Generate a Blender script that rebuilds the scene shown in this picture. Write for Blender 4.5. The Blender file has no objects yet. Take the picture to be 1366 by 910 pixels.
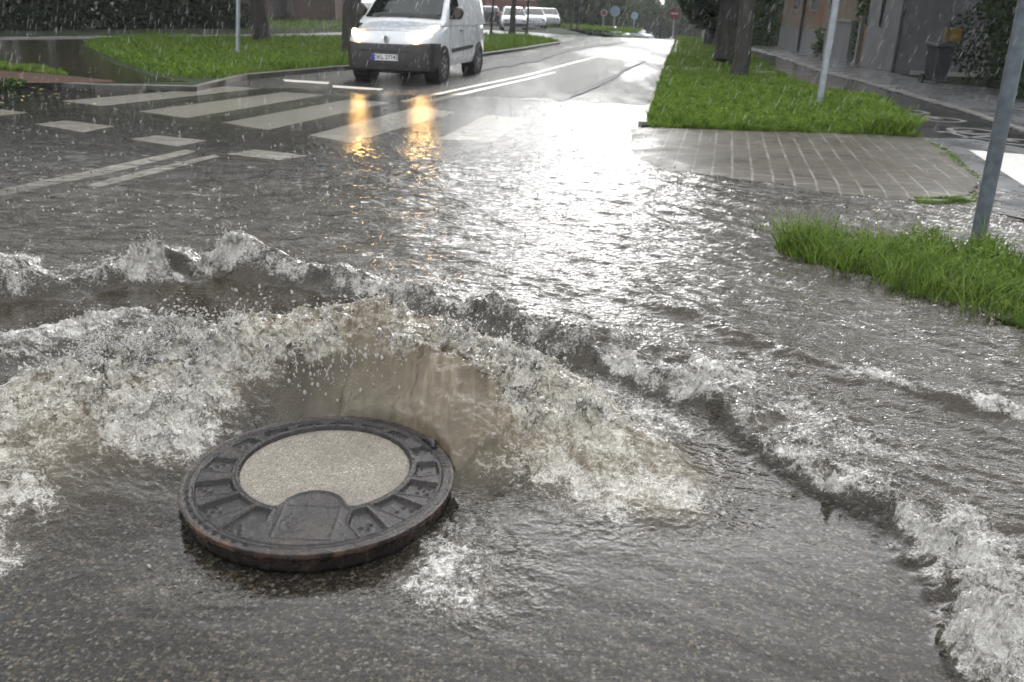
import bpy, math, random
import numpy as np
from mathutils import Vector, Matrix
rnd = random.Random(7)
RS = np.random.RandomState(11)
R_ = math.radians
sc = bpy.context.scene
COL = sc.collection

# ------------------------------------------------------------------ camera model
CF = 1150.0; TH = math.atan(447/1150.0); PH = R_(2.0); H = 1.5
r0 = np.array([1., 0, 0]); fw = np.array([0, math.cos(TH), -math.sin(TH)]); u0 = np.array([0, math.sin(TH), math.cos(TH)])
cr = math.cos(PH)*r0 + math.sin(PH)*u0; cu = -math.sin(PH)*r0 + math.cos(PH)*u0
def ray(px, py): return fw*CF + cr*(px-683) + cu*(455-py)
def at(px, py, z=0.0):
    d = ray(px, py); t = (z-H)/d[2]; return (t*d[0], t*d[1])
def at_y(px, py, Y):
    d = ray(px, py); t = Y/d[1]; return (t*d[0], Y, H+t*d[2])

def sstep(a, b, x):
    t = np.clip((x-a)/(b-a), 0, 1); return t*t*(3-2*t)
def drop(x, y):
    y = np.asarray(y, float); x = np.asarray(x, float)
    k = sstep(.052, .085, x/np.maximum(y, 1.0))
    return -np.clip(y-53, 0, 110)*.0355*k

# ------------------------------------------------------------------ object helpers
def tag(o, label=None, cat=None, group=None, kind=None):
    if label: o['label'] = label
    if cat: o['category'] = cat
    if group: o['group'] = group
    if kind: o['kind'] = kind
    return o
def link(o, parent=None):
    COL.objects.link(o)
    if parent is not None: o.parent = parent
    return o
def empty(name, loc=(0, 0, 0), rz=0, **k):
    o = bpy.data.objects.new(name, None); o.location = loc; o.rotation_euler = (0, 0, rz); link(o); tag(o, **k); return o
def copy_tree(o, parent=None):
    c = o.copy(); COL.objects.link(c); c.parent = parent
    for ch in o.children: copy_tree(ch, c)
    return c
def np_mesh(name, V, F, mat, parent=None, smooth=False, attrs=None, uv=None):
    """V (n,3); F (m,k) int with k = 3 or 4"""
    V = np.ascontiguousarray(V, dtype=np.float32); F = np.ascontiguousarray(F, dtype=np.int32)
    me = bpy.data.meshes.new(name); k = F.shape[1]
    me.vertices.add(len(V)); me.vertices.foreach_set('co', V.ravel())
    me.loops.add(F.size); me.loops.foreach_set('vertex_index', F.ravel())
    me.polygons.add(len(F)); me.polygons.foreach_set('loop_start', np.arange(0, F.size, k, dtype=np.int32))
    me.update(calc_edges=True)
    if smooth: me.polygons.foreach_set('use_smooth', np.ones(len(F), bool))
    for a, arr in (attrs or {}).items():
        at_ = me.attributes.new(a, 'FLOAT', 'POINT'); at_.data.foreach_set('value', np.ascontiguousarray(arr, dtype=np.float32))
    me.materials.append(mat)
    o = bpy.data.objects.new(name, me); return link(o, parent)
class MB:
    def __init__(s): s.v = []; s.f = []; s.m = Matrix.Identity(4)
    def add(s, vs, fs):
        n = len(s.v); s.v += [tuple(s.m @ Vector(v)) for v in vs]; s.f += [tuple(i+n for i in f) for f in fs]
    def box(s, x0, x1, y0, y1, z0, z1):
        s.add([(x, y, z) for z in (z0, z1) for y in (y0, y1) for x in (x0, x1)],
              [(0, 2, 3, 1), (4, 5, 7, 6), (0, 1, 5, 4), (2, 6, 7, 3), (0, 4, 6, 2), (1, 3, 7, 5)])
    def tube(s, pts, rad, n=8, cap=True):
        if not hasattr(rad, '__len__'): rad = [rad]*len(pts)
        P = [Vector(p) for p in pts]; vs = []; fs = []
        for i, p in enumerate(P):
            d = (P[min(i+1, len(P)-1)]-P[max(i-1, 0)]).normalized()
            a = d.cross(Vector((0, 0, 1)))
            if a.length < .1: a = d.cross(Vector((0, 1, 0)))
            a.normalize(); b = d.cross(a)
            for k in range(n):
                t = 2*math.pi*k/n; vs.append(tuple(p+(a*math.cos(t)+b*math.sin(t))*rad[i]))
        for i in range(len(P)-1):
            for k in range(n):
                k2 = (k+1) % n; fs.append((i*n+k, i*n+k2, (i+1)*n+k2, (i+1)*n+k))
        if cap: fs.append(tuple(range(n))[::-1]); fs.append(tuple((len(P)-1)*n+k for k in range(n)))
        s.add(vs, fs)
    def prism(s, poly, z0, z1):
        n = len(poly)
        s.add([(x, y, z0) for x, y in poly]+[(x, y, z1) for x, y in poly],
              [tuple(range(n))[::-1], tuple(range(n, 2*n))]+[(i, (i+1) % n, n+(i+1) % n, n+i) for i in range(n)])
    def loft(s, rings, closed=True, cap=True):
        n = len(rings[0]); vs = [p for r in rings for p in r]; fs = []
        for i in range(len(rings)-1):
            for k in range(n if closed else n-1):
                k2 = (k+1) % n; fs.append((i*n+k, i*n+k2, (i+1)*n+k2, (i+1)*n+k))
        if cap: fs += [tuple(range(n))[::-1], tuple((len(rings)-1)*n+k for k in range(n))]
        s.add(vs, fs)
    def build(s, name, mat, parent=None, smooth=False, bevel=0):
        me = bpy.data.meshes.new(name); me.from_pydata(s.v, [], s.f); me.update()
        if smooth:
            for p in me.polygons: p.use_smooth = True
        me.materials.append(mat); o = bpy.data.objects.new(name, me); link(o, parent)
        if bevel:
            b = o.modifiers.new('b', 'BEVEL'); b.width = bevel; b.segments = 2; b.limit_method = 'ANGLE'
        if smooth:
            try: me.set_sharp_from_angle(angle=R_(38))
            except Exception: pass
        return o

# ------------------------------------------------------------------ numpy noise
_p = RS.permutation(256); PERM = np.concatenate([_p, _p, _p]).astype(np.int32)
_a = RS.rand(256)*2*np.pi; GX = np.cos(_a).astype(np.float32); GY = np.sin(_a).astype(np.float32)
def pn(x, y, s=0):
    x = np.asarray(x, np.float32)+np.float32(37.3*s+500); y = np.asarray(y, np.float32)+np.float32(91.7*s+500)
    xi = np.floor(x).astype(np.int32); yi = np.floor(y).astype(np.int32); xf = x-xi; yf = y-yi; xi &= 255; yi &= 255
    u = xf*xf*xf*(xf*(xf*6-15)+10); v = yf*yf*yf*(yf*(yf*6-15)+10)
    def g(ix, iy, fx, fy):
        h = PERM[PERM[ix & 255]+(iy & 255)] & 255; return GX[h]*fx+GY[h]*fy
    a = g(xi, yi, xf, yf); b = g(xi+1, yi, xf-1, yf); c = g(xi, yi+1, xf, yf-1); d = g(xi+1, yi+1, xf-1, yf-1)
    return ((a+u*(b-a))+v*((c+u*(d-c))-(a+u*(b-a))))*1.5
def fbm(x, y, f, o, s=0, g=.5):
    r = 0; a = 1; t = 0
    for i in range(o): r = r+a*pn(x*f, y*f, s+i*3); t += a; a *= g; f *= 2.03
    return r/t
def ridged(x, y, f, o, s=0, g=.55):
    r = 0; a = 1; t = 0
    for i in range(o): r = r+a*(1-np.abs(pn(x*f, y*f, s+i*5))*2); t += a; a *= g; f *= 2.1
    return r/t

# ------------------------------------------------------------------ materials
class NT:
    def __init__(s, name):
        s.m = bpy.data.materials.new(name); s.m.use_nodes = True; s.t = s.m.node_tree; s.t.nodes.clear()
        s.out = s.t.nodes.new('ShaderNodeOutputMaterial')
    def n(s, typ, ins=None, **props):
        nd = s.t.nodes.new('ShaderNode'+typ)
        for k, v in props.items(): setattr(nd, k, v)
        for k, v in (ins or {}).items():
            sock = nd.inputs[k]
            if isinstance(v, bpy.types.NodeSocket): s.t.links.new(v, sock)
            else:
                if isinstance(v, tuple) and len(v) == 3 and sock.type == 'RGBA': v = v+(1,)
                sock.default_value = v
        return nd
    def co(s, scale=(1, 1, 1), rot=(0, 0, 0), obj=False):
        c = s.n('NewGeometry').outputs['Position'] if not obj else s.n('TexCoord').outputs['Object']
        return s.n('Mapping', {'Vector': c, 'Scale': scale, 'Rotation': rot}).outputs[0]
    def noise(s, v, scale, detail=4, rough=.5, dist=0):
        return s.n('TexNoise', {'Vector': v, 'Scale': scale, 'Detail': detail, 'Roughness': rough, 'Distortion': dist}).outputs['Fac']
    def ramp(s, v, a, b, c0=0.0, c1=1.0):
        return s.n('MapRange', {'Value': v, 'From Min': a, 'From Max': b, 'To Min': c0, 'To Max': c1}).outputs[0]
    def mix(s, f, a, b, blend='MIX'):
        nd = s.n('Mix', data_type='RGBA', blend_type=blend)
        for i, v in ((0, f), (6, a), (7, b)):
            if isinstance(v, bpy.types.NodeSocket): s.t.links.new(v, nd.inputs[i])
            else: nd.inputs[i].default_value = v+(1,) if isinstance(v, tuple) and len(v) == 3 else v
        return nd.outputs[2]
    def math(s, op, a, b=0.0, c=0.0):
        return s.n('Math', {0: a, 1: b, 2: c}, operation=op).outputs[0]
    def bump(s, h, strength=.5, dist=.01, normal=None):
        i = {'Height': h, 'Strength': strength, 'Distance': dist}
        if normal is not None: i['Normal'] = normal
        return s.n('Bump', i).outputs[0]
    def pbr(s, **k):
        return s.n('BsdfPrincipled', {a.replace('_', ' '): v for a, v in k.items()})
    def done(s, sh):
        s.t.links.new(sh.outputs[0] if hasattr(sh, 'outputs') else sh, s.out.inputs[0]); return s.m
def simple(name, col, rough=.5, metal=0.0, var=.15, scale=6, bump=0, emis=0, coat=0, obj=True):
    t = NT(name); c = t.co(obj=obj); n = t.noise(c, scale, 5, .6)
    a = tuple(x*(1-var) for x in col); b = tuple(min(1, x*(1+var)) for x in col)
    k = dict(Base_Color=t.mix(t.ramp(n, .3, .7), a, b), Roughness=t.ramp(n, .3, .7, max(0, rough-.08), min(1, rough+.08)), Metallic=metal)
    if coat: k['Coat_Weight'] = coat; k['Coat_Roughness'] = .05
    if emis: k['Emission_Color'] = col+(1,); k['Emission_Strength'] = emis
    if bump: k['Normal'] = t.bump(t.noise(c, scale*6, 4, .6), .5, bump)
    return t.done(t.pbr(**k))

def m_asphalt():
    t = NT('asphalt_wet'); c = t.co()
    vo = t.n('TexVoronoi', {'Vector': c, 'Scale': 92.0, 'Randomness': 1.0}); ve = t.n('TexVoronoi', {'Vector': c, 'Scale': 92.0}, feature='DISTANCE_TO_EDGE')
    v2 = t.n('TexVoronoi', {'Vector': c, 'Scale': 190.0})
    sep = t.n('SeparateColor', {0: vo.outputs['Color']})
    cr_ = t.n('ValToRGB', {0: sep.outputs[0]}); e = cr_.color_ramp
    cols = [(0, (.018, .016, .014)), (.3, (.034, .031, .028)), (.5, (.09, .08, .068)), (.68, (.18, .155, .125)), (.82, (.30, .265, .215)), (.9, (.25, .175, .105)), (.965, (.42, .40, .37))]
    while len(e.elements) < len(cols): e.elements.new(.5)
    for el, (p, q) in zip(e.elements, cols): el.position = p; el.color = q+(1,)
    grout = t.ramp(ve.outputs['Distance'], .0, .16)
    fine = t.mix(t.ramp(t.n('SeparateColor', {0: v2.outputs['Color']}).outputs[1], .3, .9), (.02, .019, .018), (.09, .084, .078))
    pick = t.ramp(sep.outputs[1], .12, .18)
    col = t.mix(t.math('MULTIPLY', grout, pick), fine, cr_.outputs[0])
    big = t.noise(c, .7, 4, .6); col = t.mix(t.ramp(big, .35, .7, .0, .5), col, (.03, .028, .027))
    # far away the stones melt to one tone
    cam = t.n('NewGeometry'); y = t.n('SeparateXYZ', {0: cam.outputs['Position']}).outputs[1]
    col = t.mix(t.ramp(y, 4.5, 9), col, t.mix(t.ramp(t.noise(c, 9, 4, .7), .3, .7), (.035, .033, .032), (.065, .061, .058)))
    hgt = t.math('MULTIPLY', t.ramp(ve.outputs['Distance'], 0, .35), pick)
    hgt = t.math('ADD', hgt, t.math('MULTIPLY', t.noise(c, 300, 2), .5))
    pud = t.ramp(t.noise(t.co((.55, .12, 1), (0, 0, R_(-12))), 1.0, 4, .6, .4), .40, .52)
    rough = t.math('ADD', t.ramp(pud, 0, 1, .24, .07), t.ramp(t.noise(c, 30, 3), .3, .7, -.04, .04))
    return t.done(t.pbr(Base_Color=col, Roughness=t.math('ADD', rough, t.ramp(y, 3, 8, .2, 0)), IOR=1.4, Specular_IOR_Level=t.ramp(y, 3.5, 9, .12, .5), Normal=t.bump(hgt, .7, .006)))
def m_water():
    t = NT('flood_water'); c = t.co()
    foam = t.n('Attribute', attribute_name='foam').outputs['Fac']; murk = t.n('Attribute', attribute_name='murk').outputs['Fac']
    turb = t.n('Attribute', attribute_name='turb').outputs['Fac']; tan = t.n('Attribute', attribute_name='tan').outputs['Fac']
    rp = t.n('Attribute', attribute_name='ripple').outputs['Fac']
    n1 = t.noise(t.co((1, .9, 1.2)), 34, 4, .66, 1.0); n2 = t.noise(c, 120, 2, .6)
    vo = t.n('TexVoronoi', {'Vector': c, 'Scale': 75.0}).outputs['Distance']
    # bubbles and froth where the foam attribute is high
    w = t.noise(t.co((1, 1, 1)), 27, 4, .8, 1.2)
    lace2 = t.ramp(t.math('ABSOLUTE', t.math('SUBTRACT', t.noise(c, 74, 2, .6, 1.0), .5)), .0, .05, 1, 0)
    lace = t.ramp(t.math('ABSOLUTE', t.math('SUBTRACT', t.noise(c, 26, 3, .7, 1.3), .5)), .0, .055, 1, 0)
    ff = t.math('ADD', t.math('MULTIPLY', foam, 1.0), t.math('SUBTRACT', t.math('MULTIPLY', t.math('ADD', w, t.math('MULTIPLY', n1, .6)), .95), .92))
    ff = t.math('ADD', ff, t.math('MULTIPLY', t.math('MULTIPLY', lace, foam), .38))
    fm = t.n('Clamp', {0: t.ramp(ff, .12, .50)}).outputs[0]; st_ = t.n('Clamp', {0: t.math('ADD', t.math('MULTIPLY', lace, .55), t.math('MULTIPLY', lace2, .55))}).outputs[0]; fm = t.n('Clamp', {0: t.math('MULTIPLY', fm, t.math('ADD', .52, t.math('MULTIPLY', st_, .85)))}).outputs[0]
    streaks = t.noise(t.co((1, .10, .16)), 34, 3, .65, .3)
    brown = t.mix(tan, (.088, .077, .058), (.37, .305, .215))
    brown = t.mix(t.ramp(t.noise(c, 6, 3, .6), .3, .7, 0, .5), brown, t.mix(tan, (.05, .044, .033), (.19, .145, .088)))
    brown = t.mix(t.math('MULTIPLY', t.ramp(streaks, .35, .6), t.n('Clamp', {0: t.ramp(tan, .3, .9, 0, .55)}).outputs[0]), brown, (.10, .078, .05)); col = t.mix(fm, brown, t.mix(t.n('Clamp', {0: t.ramp(tan, .3, .9)}).outputs[0], (.90, .88, .83), (.90, .86, .75)))
    h = t.math('ADD', t.math('MULTIPLY', n1, 1.0), t.math('MULTIPLY', n2, .35)); h = t.math('ADD', h, t.math('MULTIPLY', vo, -.3))
    rip = t.math('ADD', t.noise(t.co((.8, 2.6, 1), (0, 0, R_(14))), 11, 4, .55, .5), t.math('MULTIPLY', t.noise(t.co((1.0, 2.2, 1), (0, 0, R_(-20))), 38, 2, .6, .4), .22)); rip = t.math('ADD', rip, t.math('MULTIPLY', t.math('MULTIPLY', streaks, t.n('Clamp', {0: t.ramp(tan, .35, .8)}).outputs[0]), .9))
    b1 = t.bump(h, .9, .011)
    b2 = t.n('Bump', {'Height': rip, 'Strength': rp, 'Distance': .02}).outputs[0]
    nm = t.n('Mix', data_type='VECTOR'); 
    t.t.links.new(t.n('Clamp', {0: turb}).outputs[0], nm.inputs[0]); t.t.links.new(b2, nm.inputs[4]); t.t.links.new(b1, nm.inputs[5])
    N = nm.outputs[1]
    dif = t.n('BsdfDiffuse', {'Color': col, 'Normal': N}); trl = t.n('BsdfTranslucent', {'Color': col, 'Normal': N})
    body = t.n('MixShader', {0: .38, 1: dif.outputs[0], 2: trl.outputs[0]})
    tr = t.n('BsdfTransparent', {'Color': (.93, .91, .87)})
    op = t.n('Clamp', {0: t.math('ADD', murk, fm)}).outputs[0]
    low = t.n('MixShader', {0: op, 1: tr.outputs[0], 2: body.outputs[0]})
    gl = t.n('BsdfGlossy', {'Color': (1, 1, 1), 'Roughness': t.ramp(fm, 0, 1, .075, .2), 'Normal': N})
    fr = t.n('Fresnel', {'IOR': t.n('Clamp', {0: t.ramp(murk, .0, .4, 1.30, 1.36), 1: 1.2, 2: 1.4}).outputs[0], 'Normal': N})
    return t.done(t.n('MixShader', {0: fr.outputs[0], 1: low.outputs[0], 2: gl.outputs[0]}))
def m_drop():
    t = NT('water_drop'); g = t.n('BsdfGlass', {'IOR': 1.33, 'Roughness': 0.0, 'Color': (1, 1, 1)}); d = t.n('BsdfDiffuse', {'Color': (.72, .7, .66)})
    tr = t.n('BsdfTransparent', {})
    return t.done(t.n('MixShader', {0: .35, 1: t.n('MixShader', {0: .35, 1: g.outputs[0], 2: tr.outputs[0]}).outputs[0], 2: d.outputs[0]}))
def m_leaf(name, c0, c1, sc_=1.2, tr=.3):
    t = NT(name); n = t.noise(t.co(), sc_, 3, .7); n2 = t.noise(t.co(), 9, 2, .6)
    col = t.mix(t.ramp(n, .35, .65), c0, c1); col = t.mix(t.ramp(n2, .3, .75, 0, .5), col, tuple(min(1, x*1.6) for x in c1))
    d = t.pbr(Base_Color=col, Roughness=.55, Specular_IOR_Level=.22); l = t.n('BsdfTranslucent', {'Color': col})
    return t.done(t.n('MixShader', {0: tr, 1: d.outputs[0], 2: l.outputs[0]}))
def m_grassground(name, c0, c1):
    t = NT(name); c = t.co(); n = t.noise(c, 2.2, 6, .7)
    col = t.mix(t.ramp(n, .3, .7), c0, c1)
    return t.done(t.pbr(Base_Color=col, Roughness=.85, Normal=t.bump(t.noise(c, 25, 5, .7), .8, .05)))
def m_paver():
    t = NT('paver_blocks'); c = t.co((1, 1, 1), (0, 0, R_(-77.4)))
    br = t.n('TexBrick', {'Vector': c, 'Color1': (.065, .055, .043, 1), 'Color2': (.11, .097, .078, 1), 'Mortar': (.26, .245, .22, 1), 'Scale': 1.0, 'Mortar Size': .012, 'Mortar Smooth': .2, 'Brick Width': .24, 'Row Height': .19, 'Bias': -.1}, offset=.5)  # pale mortar colour carries the reflection of water standing in the joints
    dirt = t.noise(c, 1.8, 5, .65); tone = t.noise(t.co((1, 1, 1)), 5.5, 2, .6); br_c = t.mix(t.ramp(tone, .35, .65, 0, .45), br.outputs[0], (.06, .052, .042)); br_c = t.mix(t.ramp(t.noise(c, .9, 3, .6), .45, .6, 0, .65), br_c, (.055, .048, .038))
    col = t.mix(t.ramp(dirt, .4, .65, 0, .7), br_c, (.07, .062, .038))
    h = t.math('MULTIPLY', br.outputs['Fac'], -1.0); h = t.math('ADD', h, t.math('MULTIPLY', t.noise(c, 60, 3), .3))
    return t.done(t.pbr(Base_Color=col, Roughness=t.ramp(dirt, .35, .65, .3, .6), IOR=1.33, Normal=t.bump(h, .5, .006)))
def m_paint(name='road_paint', a=(.66, .65, .60), b=(.85, .84, .79)):
    t = NT(name); c = t.co(); n = t.noise(c, 14, 6, .75)
    wear = t.ramp(t.noise(c, 38, 6, .8), .34, .47)
    col = t.mix(wear, (.09, .085, .078), t.mix(t.ramp(n, .3, .7), a, b))
    return t.done(t.pbr(Base_Color=col, Roughness=t.ramp(n, .3, .7, .3, .5), Normal=t.bump(n, .3, .003)))
def m_glass(name, tint=(.02, .025, .025)):
    t = NT(name); return t.done(t.pbr(Base_Color=tint, Roughness=.04, IOR=1.5, Coat_Weight=.6))
def m_emit(name, col, s):
    t = NT(name); return t.done(t.n('Emission', {'Color': col, 'Strength': s}))
def m_wall(name, a, b, blocks=False, stain=None):
    t = NT(name); c = t.co(); n = t.noise(t.co((1, 1, .35)), 1.3, 6, .7); n2 = t.noise(c, 12, 4, .7)
    col = t.mix(t.ramp(n, .3, .7), a, b)
    if stain: col = t.mix(t.ramp(t.noise(c, .8, 6, .7, .5), .52, .58), col, stain)
    h = n2
    if blocks:
        g = t.n('TexBrick', {'Vector': t.n('CombineXYZ', {0: t.math('ADD', t.n('SeparateXYZ', {0: c}).outputs[0], t.n('SeparateXYZ', {0: c}).outputs[1]), 1: t.n('SeparateXYZ', {0: c}).outputs[2]}).outputs[0],
                             'Color1': (.8, .8, .8, 1), 'Color2': (1, 1, 1, 1), 'Mortar': (.5, .5, .5, 1), 'Brick Width': .42, 'Row Height': .21, 'Mortar Size': .012, 'Scale': 1.0})
        col = t.mix(.55, col, g.outputs[0], 'MULTIPLY')
    return t.done(t.pbr(Base_Color=col, Roughness=.7, Normal=t.bump(h, .4, .01)))
def m_bark():
    t = NT('bark'); c = t.co((1, 1, .25)); n = t.noise(c, 16, 6, .7, .6)
    return t.done(t.pbr(Base_Color=t.mix(t.ramp(n, .35, .65), (.010, .009, .008), (.045, .040, .032)), Roughness=.6, Normal=t.bump(n, 1, .04)))
def m_iron():
    t = NT('wet_cast_iron'); c = t.co(obj=True); n = t.noise(c, 22, 6, .7); n3 = t.noise(c, 140, 4, .7)
    r = t.n('SeparateXYZ', {0: t.n('TexCoord').outputs['Object']}); rr = t.math('SQRT', t.math('ADD', t.math('MULTIPLY', r.outputs[0], r.outputs[0]), t.math('MULTIPLY', r.outputs[1], r.outputs[1])))
    rust = t.math('MULTIPLY', t.ramp(rr, .412, .424, 0, .6), t.ramp(t.noise(c, 18, 4, .7), .42, .62))
    col = t.mix(t.ramp(n, .3, .7), (.009, .008, .008), (.026, .022, .021)); col = t.mix(rust, col, (.13, .075, .05))
    col = t.mix(t.ramp(t.noise(c, 9, 5, .7), .55, .72, 0, .5), col, (.075, .055, .042))
    return t.done(t.pbr(Base_Color=col, Roughness=t.ramp(n, .3, .7, .14, .36), Specular_IOR_Level=.34, Normal=t.bump(t.math('ADD', n3, t.math('MULTIPLY', n, 2.0)), .55, .004)))
def m_concrete():
    t = NT('exposed_concrete'); c = t.co(obj=True); vo = t.n('TexVoronoi', {'Vector': c, 'Scale': 230.0}); sp = t.n('SeparateColor', {0: vo.outputs['Color']})
    col = t.mix(t.ramp(sp.outputs[0], 0, 1), (.12, .104, .084), (.31, .275, .22)); col = t.mix(t.ramp(sp.outputs[1], .9, .93), col, (.05, .045, .04))
    col = t.mix(t.ramp(sp.outputs[2], .94, .96), col, (.5, .49, .46)); n = t.noise(c, 14, 5, .7)
    col = t.mix(t.ramp(n, .3, .7, 0, .5), col, (.17, .14, .105)); col = t.mix(t.ramp(t.noise(c, 4.5, 5, .7), .45, .68, 0, .45), col, (.10, .085, .068))
    return t.done(t.pbr(Base_Color=col, Roughness=t.ramp(n, .3, .7, .3, .5), Normal=t.bump(t.math('ADD', vo.outputs['Distance'], t.noise(c, 320, 3)), .6, .003)))
M = dict(
    asphalt=m_asphalt(), water=m_water(), drop=m_drop(), paver=m_paver(), paint=m_paint(), iron=m_iron(), concrete=m_concrete(), bark=m_bark(),
    leaf_dark=m_leaf('leaf_dark', (.007, .017, .004), (.022, .046, .010)), leaf_mid=m_leaf('leaf_mid', (.02, .045, .01), (.055, .10, .022)),
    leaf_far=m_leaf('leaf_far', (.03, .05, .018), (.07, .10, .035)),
    blade=m_leaf('grass_blade', (.035, .08, .009), (.165, .25, .035), 4.5, .35), blade_long=m_leaf('long_grass_blade', (.016, .042, .006), (.16, .24, .04), 20.0, .35),
    turf=m_grassground('turf', (.012, .022, .005), (.03, .05, .01)), soil=m_grassground('soil', (.05, .025, .016), (.10, .05, .03)),
    kerb=simple('kerb_stone', (.20, .19, .175), .35, var=.3, scale=3, bump=.004, obj=False), path=simple('path_slab', (.30, .29, .28), .3, var=.2, scale=2, bump=.003, obj=False),
    wetpath=simple('dark_wet_asphalt', (.05, .048, .05), .18, var=.3, scale=1.5, bump=.0015, obj=False),
    apron=simple('grey_wet_asphalt', (.13, .13, .135), .28, var=.2, scale=1.5, bump=.002, obj=False),
    steel=simple('galvanised_steel', (.30, .33, .36), .42, metal=.55, var=.2, scale=8, bump=.001),
    darkpost=simple('painted_dark_steel', (.10, .12, .14), .4, metal=.3, var=.35, scale=14, bump=.001),
    white=simple('white_car_paint', (.60, .63, .66), .25, var=.02, coat=.8), silver=simple('silver_car_paint', (.42, .45, .48), .28, metal=.4, var=.03, coat=.7),
    darkcar=simple('dark_car_paint', (.02, .022, .028), .25, var=.05, coat=.8), trim=simple('black_plastic', (.022, .021, .021), .42, var=.15), rubber=simple('tyre_rubber', (.015, .015, .015), .6),
    rim=simple('wheel_rim', (.45, .46, .47), .35, metal=.7), chrome=simple('chrome', (.6, .6, .6), .35, metal=.6), glass=m_glass('window_glass'),
    seam=simple('panel_gap', (.05, .05, .05), .6), lampglass=simple('lamp_glass', (.5, .5, .5), .1, metal=.3),
    beam=m_emit('headlamp_on', (1, .58, .20, 1), 60.0), beam_soft=m_emit('headlamp_far', (1, .72, .35, 1), 6.0), taillight=simple('tail_light', (.5, .03, .04), .3),
    plate=simple('plate_white', (.6, .6, .6), .4, var=.03), plateblue=simple('plate_blue', (.01, .05, .35), .4), ink=simple('plate_ink', (.01, .01, .01), .5),
    signred=simple('sign_red', (.16, .03, .03), .4), signblue=simple('sign_grey_blue', (.22, .30, .36), .4), signwhite=simple('sign_white', (.35, .34, .34), .4),
    render_dark=m_wall('dark_render', (.085, .085, .09), (.14, .14, .145)), render_up=m_wall('grey_render', (.12, .12, .12), (.18, .175, .165)), block=m_wall('grey_block', (.16, .16, .165), (.24, .24, .245)),
    ochre=m_wall('peeling_ochre', (.26, .215, .15), (.17, .15, .125), stain=(.24, .11, .06)), brick=m_wall('brown_brick', (.10, .065, .055), (.14, .09, .075), True), redwall=m_wall('red_wall', (.16, .06, .05), (.12, .05, .045)),
    palewall=m_wall('pale_wall', (.30, .29, .28), (.22, .21, .2)), yellow=simple('yellow_box', (.16, .105, .015), .5), bin=simple('dark_bin', (.03, .033, .038), .4), wood=simple('weathered_wood', (.20, .11, .04), .6, var=.4, scale=5),
    litter=simple('yellow_leaf', (.45, .38, .12), .5, var=.3))

# ------------------------------------------------------------------ world, sun, camera, haze
w = bpy.data.worlds.new('World'); sc.world = w; w.use_nodes = True; nt = w.node_tree; nt.nodes.clear()
sky = nt.nodes.new('ShaderNodeTexSky'); sky.sky_type = 'NISHITA'; sky.sun_disc = False; sky.sun_elevation = R_(24); sky.sun_rotation = R_(9); sky.air_density = 1.5; sky.dust_density = 6
hs = nt.nodes.new('ShaderNodeHueSaturation'); hs.inputs['Saturation'].default_value = .07
mx = nt.nodes.new('ShaderNodeMix'); mx.data_type = 'RGBA'; mx.inputs[0].default_value = .55; mx.inputs[7].default_value = (11.2, 11.5, 11.9, 1)
bg = nt.nodes.new('ShaderNodeBackground'); bg.inputs[1].default_value = .15; wo = nt.nodes.new('ShaderNodeOutputWorld')
nt.links.new(sky.outputs[0], hs.inputs['Color']); nt.links.new(hs.outputs[0], mx.inputs[6]); nt.links.new(mx.outputs[2], bg.inputs[0]); nt.links.new(bg.outputs[0], wo.inputs[0])
sl = bpy.data.lights.new('sun', 'SUN'); sl.energy = .42; sl.angle = R_(60); sl.color = (1, .985, .965); so = bpy.data.objects.new('sun', sl); link(so)
so.rotation_euler = Vector((math.sin(R_(9))*math.cos(R_(24)), math.cos(R_(9))*math.cos(R_(24)), math.sin(R_(24)))).to_track_quat('Z', 'Y').to_euler()
cd = bpy.data.cameras.new('camera'); cam = bpy.data.objects.new('camera', cd); link(cam); sc.camera = cam
cam.matrix_world = Matrix(((cr[0], cu[0], -fw[0], 0), (cr[1], cu[1], -fw[1], 0), (cr[2], cu[2], -fw[2], H), (0, 0, 0, 1)))
cd.sensor_width = 36; cd.lens = CF/1366*36; cd.clip_start = .05; cd.clip_end = 2000
cd.dof.use_dof = True; cd.dof.focus_distance = 2.9; cd.dof.aperture_fstop = 5.6
vs = sc.view_settings; vs.view_transform = 'Standard'; vs.look = 'None'; vs.exposure = .56; vs.gamma = 1
sc.cycles.use_denoising = True; sc.cycles.use_adaptive_sampling = True; sc.cycles.adaptive_threshold = .045; sc.cycles.adaptive_min_samples = 16; sc.cycles.max_bounces = 5; sc.cycles.transparent_max_bounces = 8; sc.cycles.transmission_bounces = 3; sc.cycles.glossy_bounces = 2; sc.cycles.diffuse_bounces = 2
sc.cycles.caustics_reflective = False; sc.cycles.caustics_refractive = False; sc.cycles.sample_clamp_indirect = 6; sc.cycles.volume_bounces = 0
USE_HAZE = True
if USE_HAZE:
    hb = MB(); hb.box(-260, 260, -60, 330, -7.5, 26)
    t = NT('haze_air'); v = t.n('VolumePrincipled', {'Color': (.86, .88, .9, 1), 'Density': .0009, 'Anisotropy': .2})
    t.t.links.new(v.outputs[0], t.out.inputs['Volume'])
    hz = hb.build('haze', t.m); tag(hz, 'grey rainy air fading the far trees and street', 'haze', kind='stuff')

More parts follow.
